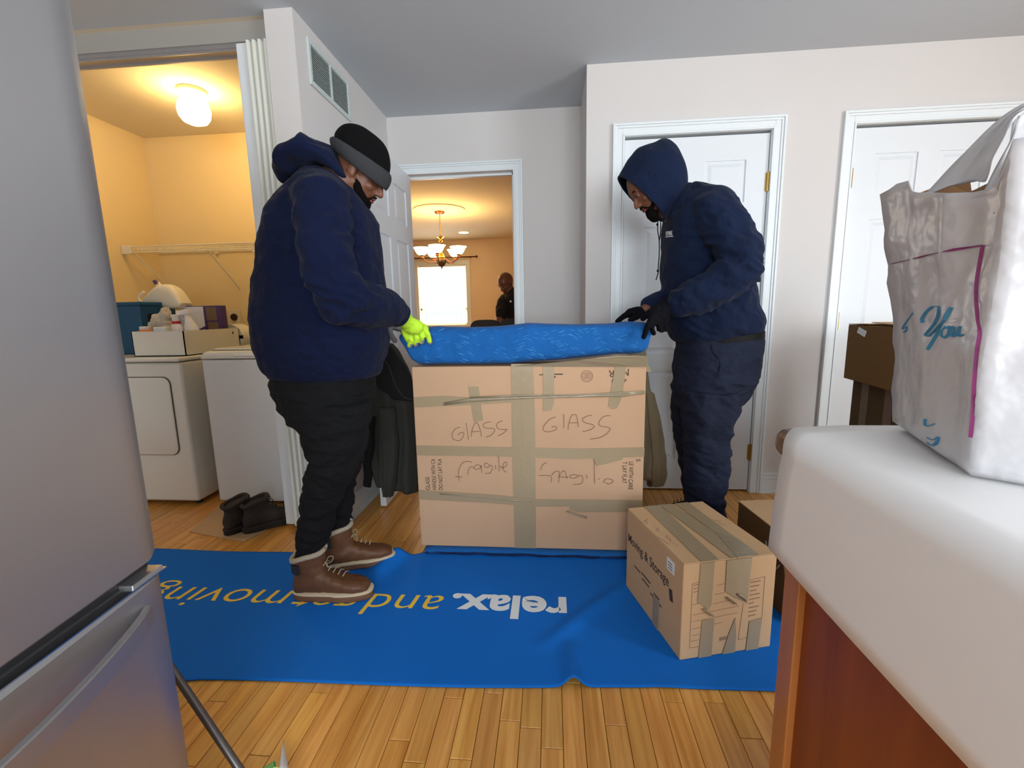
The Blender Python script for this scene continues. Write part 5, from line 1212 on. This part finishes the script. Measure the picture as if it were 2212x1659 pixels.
MB().tube([at(849, 669, 1.742), at(856, 675, 1.757), at(864, 682, 1.778), at(867, 684, 1.785)], [0.048, 0.052, 0.050, 0.044], 22).build('cuff', 'navy', hoodie, smooth=True)
wb = MB().rings(prof([(812, 812, 599, 808, .178), (817, 800, 594, 797, .188), (818, 788, 590, 786, .190)], YL, 36, 2.4)).build('waistband', 'navy', hoodie, smooth=True)
# lowered hood
hk = MB().rings(subdiv(prof([(602, 362, 624, 405, .05), (610, 350, 640, 396, .10), (630, 340, 655, 386, .14), (648, 326, 672, 378, .155), (664, 312, 690, 372, .16), (684, 305, 708, 372, .155), (706, 311, 728, 380, .145), (730, 326, 748, 392, .125), (748, 350, 762, 398, .10), (760, 378, 768, 402, .07)], YL, 28, 2.0), 3))
me = remesh(hk, 0.007, 4); wrinkle(me, lambda p: 0.016 * (0.4 - abs(noise.noise(Vector((p.x * 12, p.y * 7, p.z * 10))) * 2)) + 0.004 * noise.noise(p * 30)); link('hood', me, 'navy', m1, smooth=True)
# back print, a sliver of white lettering seen edge-on
me = text_mesh('L\nE', 0.045, None, 0.001)
pq = MB()
for k, (w_, y0) in enumerate(((0.030, 458), (0.030, 468), (0.032, 478), (0.032, 488))):
    p = at(602 - k * 2.2, y0, 1.615); pq.obox(p, (0.002, -0.0015, 0.0004), (0.006, 0.010, 0), (0, 0, 0.004))
pq.build('back_print', 'print_white', hoodie)
# gloves
gl_ = MB(); hand_tubes(gl_, wrN, KN, FN, TH, 0.0118, 0.030); gl_.tube([at(861, 680, 1.775), wrN, at(876, 693, 1.83)], [0.036, 0.034, 0.034], 18, True); gl_.ell(at(895, 706, 1.855), (0.040, 0.030, 0.034))
me = remesh(gl_, 0.0035, 3); wrinkle(me, lambda p: 0.0015 * noise.noise(p * 70)); glv = link('glove', me, 'glove_lime', m1, smooth=True); glv['label'] = 'bright lime work glove with grey fingertips'
for f_ in FN:
    MB().tube([f_[-2].lerp(f_[-1], 0.55) + Vector((0, 0.003, -0.001)), f_[-1] + Vector((0.0, 0.003, -0.002))], [0.0122, 0.0112], 12, True).build('fingertip', 'glove_grip', glv, smooth=True)
gl_ = MB(); hand_tubes(gl_, wrF, KF, FF, THF, 0.0118, 0.030)
me = remesh(gl_, 0.004, 3); gf = link('glove', me, 'glove_grip', m1, smooth=True); gf['label'] = 'grey palm of the far work glove'
# trousers
tr = MB()
tr.rings(subdiv(prof([(802, 785, 602, 782, .165), (803, 830, 604, 826, .18), (800, 870, 622, 868, .185), (796, 905, 640, 905, .18)], YL, 30, 2.3), 2))
tr.rings(subdiv(prof([(795, 870, 622, 868, .10), (796, 905, 640, 905, .105), (792, 935, 656, 938, .105), (785, 965, 668, 968, .10), (772, 1000, 672, 1005, .095), (752, 1040, 662, 1045, .088), (738, 1080, 657, 1085, .082), (722, 1120, 653, 1120, .078), (712, 1150, 650, 1152, .075), (702, 1172, 644, 1176, .072), (690, 1198, 648, 1204, .062)], 1.585, 26, 2.2), 3))
tr.rings(subdiv(prof([(798, 870, 690, 868, .10), (796, 905, 690, 905, .10), (790, 950, 690, 950, .10), (780, 1000, 690, 1000, .09), (766, 1040, 688, 1040, .082), (761, 1085, 690, 1085, .078), (758, 1125, 700, 1128, .070), (752, 1150, 708, 1162, .060)], 1.79, 26, 2.2), 3))
me = remesh(tr, 0.007, 4); wrinkle(me, folds(9, 0.012, (6, 6, 16), 0.004, ((at(700, 1000, 1.55), 0.14, 0.014), (at(670, 1180, 1.55), 0.10, 0.016), (at(735, 1130, 1.78), 0.10, 0.014)))); link('trousers', me, 'black_denim', m1, smooth=True)
bN = fl(650, 1303); B1 = place(bN.x + 0.045, bN.y + 0.035, 0.0075, 0.10)
boot(m1, B1, 'boot_leather', 'boot_sole', 'boot_welt', 'fleece', 'boot_pad', 1.0, 'jacket_tan', high=0.165, tilt=0.35)
bF = fl(770, 1245); B2 = place(bF.x - 0.085, bF.y + 0.055, 0.0075, 0.40)
boot(m1, B2, 'boot_leather', 'boot_sole', 'boot_welt', 'fleece', 'boot_pad', 1.0, 'jacket_tan', high=0.165, tilt=0.35)
# ---------- man with the hood up (right)
YR = 2.22
m2 = thing('person', 'man with navy hood up, goatee and black gloves bending over the blanket', 'person')
m2['skin'] = 'skin'
fw = Vector((-0.79, 0.0, -0.61)); up = Vector((-0.61, 0, 0.79))
ear = at(1404, 404, 2.18); MH = hmat(ear, fw, up, math.radians(6)); HS = 0.92
body = head_parts(MH, HS)
body.tube([ear - up * 0.03 - fw * 0.03, at(1425, 425, YR), at(1460, 450, YR)], [0.055, 0.058, 0.075], 16, True)
body.rings(subdiv(prof([(1452, 470, 1530, 425, .11), (1450, 520, 1590, 490, .14), (1445, 580, 1605, 580, .14), (1448, 660, 1610, 660, .135), (1475, 730, 1625, 720, .13), (1475, 790, 1620, 790, .13)], YR, 20, 2.0), 2))
wrN = at(1440, 662, 2.00); wrF = at(1396, 667, 2.16)
body.tube([at(1525, 450, YR), at(1535, 455, 2.04), at(1585, 520, 1.98), at(1612, 575, 1.96), at(1540, 625, 1.97), wrN], [0.06, 0.052, 0.046, 0.042, 0.036, 0.025], 14, True)
body.tube([at(1500, 450, YR), at(1500, 455, 2.38), at(1500, 560, 2.42), at(1470, 630, 2.34), at(1430, 655, 2.24), wrF], [0.06, 0.052, 0.046, 0.042, 0.032, 0.026], 14, True)
KN = [at(1408, 686, 1.915), at(1414, 694, 1.925), at(1424, 700, 1.945), at(1435, 704, 1.965)]
FN = [[KN[0], at(1399, 704, 1.880), at(1391, 728, 1.890)], [KN[1], at(1407, 708, 1.895), at(1412, 720, 1.915)], [KN[2], at(1424, 712, 1.93), at(1430, 714, 1.95)], [KN[3], at(1437, 712, 1.95), at(1441, 712, 1.97)]]
TH = [at(1418, 668, 1.95), at(1402, 676, 1.945), at(1389, 688, 1.955)]
hand_tubes(body, wrN, KN, FN, TH, 0.0085, 0.022)
KF = [at(1360, 674, 2.12 + 0.0) + Vector((0, i * 0.022, -i * 0.004)) for i in range(4)]
FF = [[k, k + (at(1345, 684, 2.12) - at(1360, 674, 2.12)), k + (at(1333 + i * 2, 694, 2.12) - at(1360, 674, 2.12))] for i, k in enumerate(KF)]
THF = [at(1385, 676, 2.13), at(1375, 685, 2.10), at(1362, 691, 2.08)]
hand_tubes(body, wrF, KF, FF, THF, 0.0085, 0.022)
for (Yk, P) in ((2.12, ((1550, 790), (1545, 880), (1530, 960), (1522, 1030), (1522, 1095))), (2.32, ((1530, 790), (1505, 880), (1498, 950), (1502, 1030), (1506, 1085)))):
    q = [at(a, b, YR + (Yk - YR) * (1 if i else .6)) for i, (a, b) in enumerate(P)]; g = fl(P[-1][0], 1150 if Yk < 2.2 else 1118, 0.06); g.z = 0.06
    body.tube(q + [Vector((q[-1].x, Yk, 0.06))], [0.09, 0.082, 0.058, 0.055, 0.042, 0.036], 16, True)
me = remesh(body, 0.005, 3); link('body', me, 'skin', m2, smooth=True)
face_details(MH, m2, HS); jawbeard(MH, m2, HS, 0.020)
hd = MB()
hd.rings(subdiv(prof([(1466, 741, 1641, 712, .165), (1450, 728, 1644, 690, .18), (1440, 690, 1641, 672, .185), (1433, 644, 1630, 640, .19), (1431, 600, 1618, 605, .195), (1431, 560, 1612, 560, .20), (1434, 525, 1605, 515, .205), (1436, 500, 1592, 478, .21), (1438, 480, 1572, 446, .205), (1442, 465, 1548, 420, .18), (1448, 452, 1520, 404, .15), (1456, 440, 1494, 398, .11)], YR, 36, 2.4), 3))
hd.tube([at(1530, 455, 2.12), at(1545, 462, 2.045), at(1575, 505, 1.995), at(1600, 550, 1.965), at(1602, 582, 1.955), at(1560, 612, 1.955), at(1510, 640, 1.965), at(1470, 652, 1.985)], [0.11, 0.10, 0.092, 0.088, 0.086, 0.082, 0.074, 0.062], 22, True)
hd.tube([at(1505, 450, 2.32), at(1510, 470, 2.40), at(1505, 560, 2.43), at(1470, 625, 2.34), at(1440, 650, 2.26), at(1415, 657, 2.20), at(1404, 660, 2.18)], [0.10, 0.09, 0.082, 0.072, 0.060, 0.048, 0.042], 20, True)
me = remesh(hd, 0.008, 5); wrinkle(me, folds(21, 0.009, (6, 6, 8), 0.003, ((at(1600, 575, 1.95), 0.13, 0.018), (at(1480, 640, 1.97), 0.09, 0.014), (at(1530, 480, 2.05), 0.14, 0.014), (at(1560, 680, 2.05), 0.16, 0.016)))); hoodie = link('hoodie', me, 'navy2', m2, smooth=True)
MB().tube([at(1474, 650, 1.983), at(1462, 655, 1.992), at(1452, 658, 1.998)], [0.060, 0.056, 0.046], 20).build('cuff', 'navy2', hoodie, smooth=True)
MB().tube([at(1418, 656, 2.205), at(1408, 659, 2.187), at(1400, 662, 2.172)], [0.047, 0.047, 0.042], 20).build('cuff', 'navy2', hoodie, smooth=True)
# chest print and drawstrings
bpy.context.view_layer.update()
def onmesh(o_, px, py, off=0.0015):
    r_ = ray(px, py).normalized(); ok, loc, nn, ix = o_.ray_cast(O, r_); return loc - r_ * off if ok else at(px, py, YR - .2)
me = text_mesh('MOVING', 0.02, None, 0.0012)
xs = [v.co.x for v in me.vertices]; x0_, x1_ = min(xs), max(xs)
for v in me.vertices:
    t = (v.co.x - x0_) / (x1_ - x0_); px = 1438 + 14 * t; py = 509 - v.co.y / 0.0145 * 9 - 1.5 * t
    v.co = onmesh(hoodie, px, py, 0.002)
link('chest_print', me, 'print_white', hoodie)
ub = MB(); A_ = [onmesh(hoodie, 1437.5 + 17 * t / 6, 513 - 2 * t / 6, 0.002) for t in range(7)]; B_ = [onmesh(hoodie, 1437.5 + 17 * t / 6, 511 - 2 * t / 6, 0.002) for t in range(7)]
ub.add(A_ + B_, [(i, i + 1, 8 + i, 7 + i) for i in range(6)]); ub.build('chest_print', 'print_white', hoodie)
# raised hood
rows = [(1337, 383, 1434, 476, .102), (1343, 371, 1437, 474, .108), (1357, 348, 1443, 468, .115), (1374, 328, 1452, 460, .120), (1392, 317, 1462, 452, .122), (1410, 312, 1470, 440, .120), (1428, 304, 1476, 428, .108), (1443, 308, 1480, 414, .092), (1457, 326, 1482, 404, .07), (1466, 350, 1481, 396, .045), (1472, 372, 1480, 390, .015)]
R = subdiv(prof(rows, 2.20, 40, 2.0), 4); out = []
for i, r_ in enumerate(R):
    c = sum(r_, Vector()) / len(r_); out.append([p + (p - c).normalized() * (0.006 * noise.noise(p * 9) + 0.004 * noise.noise(p * 22)) for p in r_])
mbh = MB(); nn_ = 40; V_ = [p for r_ in out for p in r_]; F_ = []
for i in range(len(out) - 1):
    for j in range(nn_): k = (j + 1) % nn_; F_.append((i * nn_ + j, i * nn_ + k, (i + 1) * nn_ + k, (i + 1) * nn_ + j))
F_.append(tuple((len(out) - 1) * nn_ + j for j in range(nn_)))
hood = mbh.add(V_, F_).build('hood', 'navy2', m2, smooth=True, solid=0.006)
MB().tube([q for q in out[0]] + [out[0][0]], 0.005, 8).build('hood_hem', 'navy2', hood, smooth=True)
MB().rings(subdiv(prof([(1432, 474, 1480, 396, .11), (1440, 478, 1496, 398, .13), (1450, 470, 1510, 402, .13)], YR, 28, 2.0), 2)).build('hood_collar', 'navy2', hood, smooth=True)
def cord(P, Y):
    return MB().tube(smoothline([at(a, b, Y) for a, b in P], 3), 0.0022, 6).build('drawstring', 'knit_black', m2, smooth=True)
cord([(1423, 462), (1421, 480), (1421, 500), (1424, 520), (1424, 550), (1422, 575), (1422, 588), (1417, 605)], 2.09); cord([(1427, 464), (1427, 500), (1425, 515), (1424, 520)], 2.10)
for a, b in ((1420, 485), (1421, 585)): MB().ell(at(a, b, 2.09), (0.005, 0.005, 0.006)).build('cord_knot', 'knit_black', m2, smooth=True)
# gloves
g1 = MB(); hand_tubes(g1, wrN, KN, FN, TH, 0.0118, 0.032); g1.tube([at(1452, 658, 1.998), wrN, at(1430, 672, 1.97)], [0.040, 0.038, 0.034], 18, True); g1.ell(at(1422, 684, 1.95), (0.042, 0.030, 0.036))
me = remesh(g1, 0.0035, 3); link('glove', me, 'glove_black', m2, smooth=True)
g2 = MB(); hand_tubes(g2, at(1380, 672, 2.14), KF, FF, THF, 0.0115, 0.028); me = remesh(g2, 0.004, 3); link('glove', me, 'glove_black', m2, smooth=True)
# trousers and belt
tr = MB()
tr.rings(subdiv(prof([(1466, 728, 1640, 706, .155), (1464, 745, 1642, 728, .165), (1459, 779, 1642, 771, .175), (1454, 820, 1630, 812, .18), (1452, 850, 1616, 842, .175), (1454, 872, 1600, 864, .17)], YR, 32, 2.3), 3))
tr.rings(subdiv(prof([(1470, 845, 1615, 840, .10), (1472, 870, 1597, 864, .10), (1474, 900, 1596, 893, .10), (1476, 935, 1582, 929, .095), (1477, 960, 1579, 954, .09), (1478, 1000, 1577, 993, .088), (1479, 1035, 1571, 1028, .085), (1479, 1080, 1563, 1072, .08), (1484, 1105, 1566, 1100, .078), (1500, 1128, 1572, 1124, .07)], 2.12, 28, 2.2), 3))
tr.rings(subdiv(prof([(1452, 850, 1560, 845, .10), (1451, 896, 1555, 893, .10), (1456, 937, 1550, 935, .092), (1462, 965, 1548, 962, .088), (1467, 993, 1545, 990, .086), (1476, 1048, 1540, 1045, .08), (1480, 1088, 1540, 1085, .076)], 2.32, 26, 2.2), 3))
me = remesh(tr, 0.007, 4); wrinkle(me, folds(33, 0.010, (6, 6, 13), 0.003, ((at(1560, 850, 2.1), 0.15, 0.012), (at(1530, 1000, 2.1), 0.12, 0.014), (at(1530, 1090, 2.1), 0.10, 0.014)))); trs = link('trousers', me, 'navy_trousers', m2, smooth=True)
bp_ = subdiv(prof([(1480, 742, 1642, 726, .166), (1482, 732, 1642, 713, .166)], YR, 40, 2.3), 1)
bt_ = MB().rings([[c + (p - c) * 1.015 for p in r_] for r_ in bp_ for c in [sum(r_, Vector()) / len(r_)]]).build('belt', 'black_leather', m2, smooth='auto')
pk = MB(); pts = [onmesh(trs, a, b, 0.001) for a, b in ((1536, 745), (1540, 760), (1552, 775), (1556, 790), (1552, 806))]; pk.tube(smoothline(pts, 3), 0.0016, 6)
pk.build('pocket_seam', 'navy', trs)
for (px, Yk, xo) in ((1525, 2.12, 0.0), (1508, 2.32, 0)):
    c = at(px, 1090, Yk); boot(m2, Matrix.Translation((c.x, Yk, 0.0015)) @ Matrix.Rotation(PI, 4, 'Z'), 'black_leather', 'boot_dark_sole', 'black_leather', 'black_leather', None, 1.0, 'knit_grey', high=0.13)
# ---------- bald man in the dining room
m3 = thing('person', 'bald man in a black polo shirt leaning down in the dining room', 'person')
m3['skin'] = 'skin_dark'
Y3 = 5.25
fw = Vector((-0.60, -0.62, -0.50)); up = Vector((-0.32, -0.25, 0.90))
ear = at(1094, 612, Y3); MH = hmat(ear, fw, up)
body = head_parts(MH, 0.98)
body.tube([ear - up.normalized() * 0.03, at(1101, 628, Y3), at(1108, 640, Y3)], [0.055, 0.058, 0.07], 16, True)
body.rings(subdiv(prof([(1092, 640, 1112, 622, .08), (1092, 655, 1126, 640, .11), (1095, 668, 1130, 665, .12), (1100, 690, 1135, 690, .12), (1102, 715, 1138, 715, .12)], Y3, 20, 2.0), 2))
wA = at(1079, 708, 5.05)
body.tube([at(1100, 645, Y3), at(1088, 650, 5.18), at(1084, 672, 5.12), at(1080, 690, 5.07), wA], [0.06, 0.055, 0.048, 0.040, 0.028], 14, True)
kk = [wA + Vector((-0.03 + 0.018 * i, -0.02, -0.07)) for i in range(4)]
hand_tubes(body, wA, kk, [[k, k + Vector((0, -0.01, -0.035)), k + Vector((0, 0.01, -0.06))] for k in kk], [wA + Vector((-0.025, 0, -0.02)), wA + Vector((-0.05, -0.01, -0.05)), wA + Vector((-0.05, 0, -0.08))], 0.009, 0.022)
wB = at(1128, 700, 5.2); body.tube([at(1112, 648, Y3), at(1126, 660, 5.30), at(1130, 682, 5.25), wB], [0.06, 0.05, 0.042, 0.028], 14, True)
kk = [wB + Vector((-0.03 + 0.018 * i, -0.02, -0.07)) for i in range(4)]
hand_tubes(body, wB, kk, [[k, k + Vector((0, -0.01, -0.035)), k + Vector((0, 0.01, -0.06))] for k in kk], [wB + Vector((0.025, 0, -0.02)), wB + Vector((0.05, -0.01, -0.05)), wB + Vector((0.05, 0, -0.08))], 0.009, 0.022)
for sx in (0, 0.2):
    c = at(1122, 715, Y3); body.tube([Vector((c.x + sx - 0.05, Y3 + 0.05, 0.90)), Vector((c.x + sx - 0.05, Y3 - 0.02, 0.50)), Vector((c.x + sx - 0.04, Y3 + 0.05, 0.10))], [0.085, 0.058, 0.04], 14, True)
me = remesh(body, 0.006, 3); link('body', me, 'skin_dark', m3, smooth=True)
face_details(MH, m3, 0.98, lip='skin_dark')
sh_ = MB().rings(subdiv(prof([(1094, 634, 1112, 620, .085), (1087, 645, 1122, 628, .15), (1087, 655, 1130, 640, .18), (1091, 665, 1134, 660, .17), (1096, 690, 1140, 690, .16), (1100, 712, 1142, 712, .15)], Y3, 26, 2.2), 3))
sh_.tube([at(1098, 646, Y3), at(1087, 656, 5.17), at(1085, 676, 5.10)], [0.085, 0.082, 0.078], 18, True); sh_.tube([at(1112, 648, Y3), at(1126, 658, 5.3), at(1130, 676, 5.27)], [0.085, 0.08, 0.076], 18, True)
me = remesh(sh_, 0.008, 3); wrinkle(me, folds(50, 0.008)); so = link('polo_shirt', me, 'jacket_black', m3, smooth=True)
MB().lathe([(0.012, 0), (0.012, 0.003)], at(1103, 651, Y3 - 0.185), 12, Matrix.Rotation(PI / 2, 3, 'X')).build('chest_badge', 'print_white', so)
tr = MB(); c = at(1122, 715, Y3)
for sx in (0, 0.2): tr.tube([Vector((c.x + sx - 0.05, Y3 + 0.04, 0.98)), Vector((c.x + sx - 0.05, Y3 - 0.02, 0.50)), Vector((c.x + sx - 0.04, Y3 + 0.05, 0.06))], [0.13, 0.085, 0.08], 16, True)
tr.ell((c.x + 0.05, Y3 + 0.03, 0.96), (0.20, 0.14, 0.12)); me = remesh(tr, 0.01, 3); link('trousers', me, 'jacket_black', m3, smooth=True)
for sx in (0, 0.2): boot(m3, Matrix.Translation((c.x + sx - 0.04, Y3 + 0.05, 0.0015)) @ Matrix.Rotation(-2.2, 4, 'Z'), 'black_leather', 'boot_dark_sole', 'black_leather', 'black_leather', None, 1.0, 'knit_grey', high=0.12)
# ------------------------------------------------------------------ put every empty at the base of its thing
bpy.context.view_layer.update()
for e in [o for o in COL.objects if o.type == 'EMPTY' and o.parent is None]:
    P = [c.matrix_world @ Vector(b) for c in e.children for b in c.bound_box]
    if not P: continue
    lo = [min(p[i] for p in P) for i in range(3)]; hi = [max(p[i] for p in P) for i in range(3)]
    e.location = ((lo[0] + hi[0]) / 2, (lo[1] + hi[1]) / 2, lo[2])
    inv = Matrix.Translation(-e.location)
    for c in e.children: c.matrix_parent_inverse = inv
    if 'skin' in e: del e['skin']
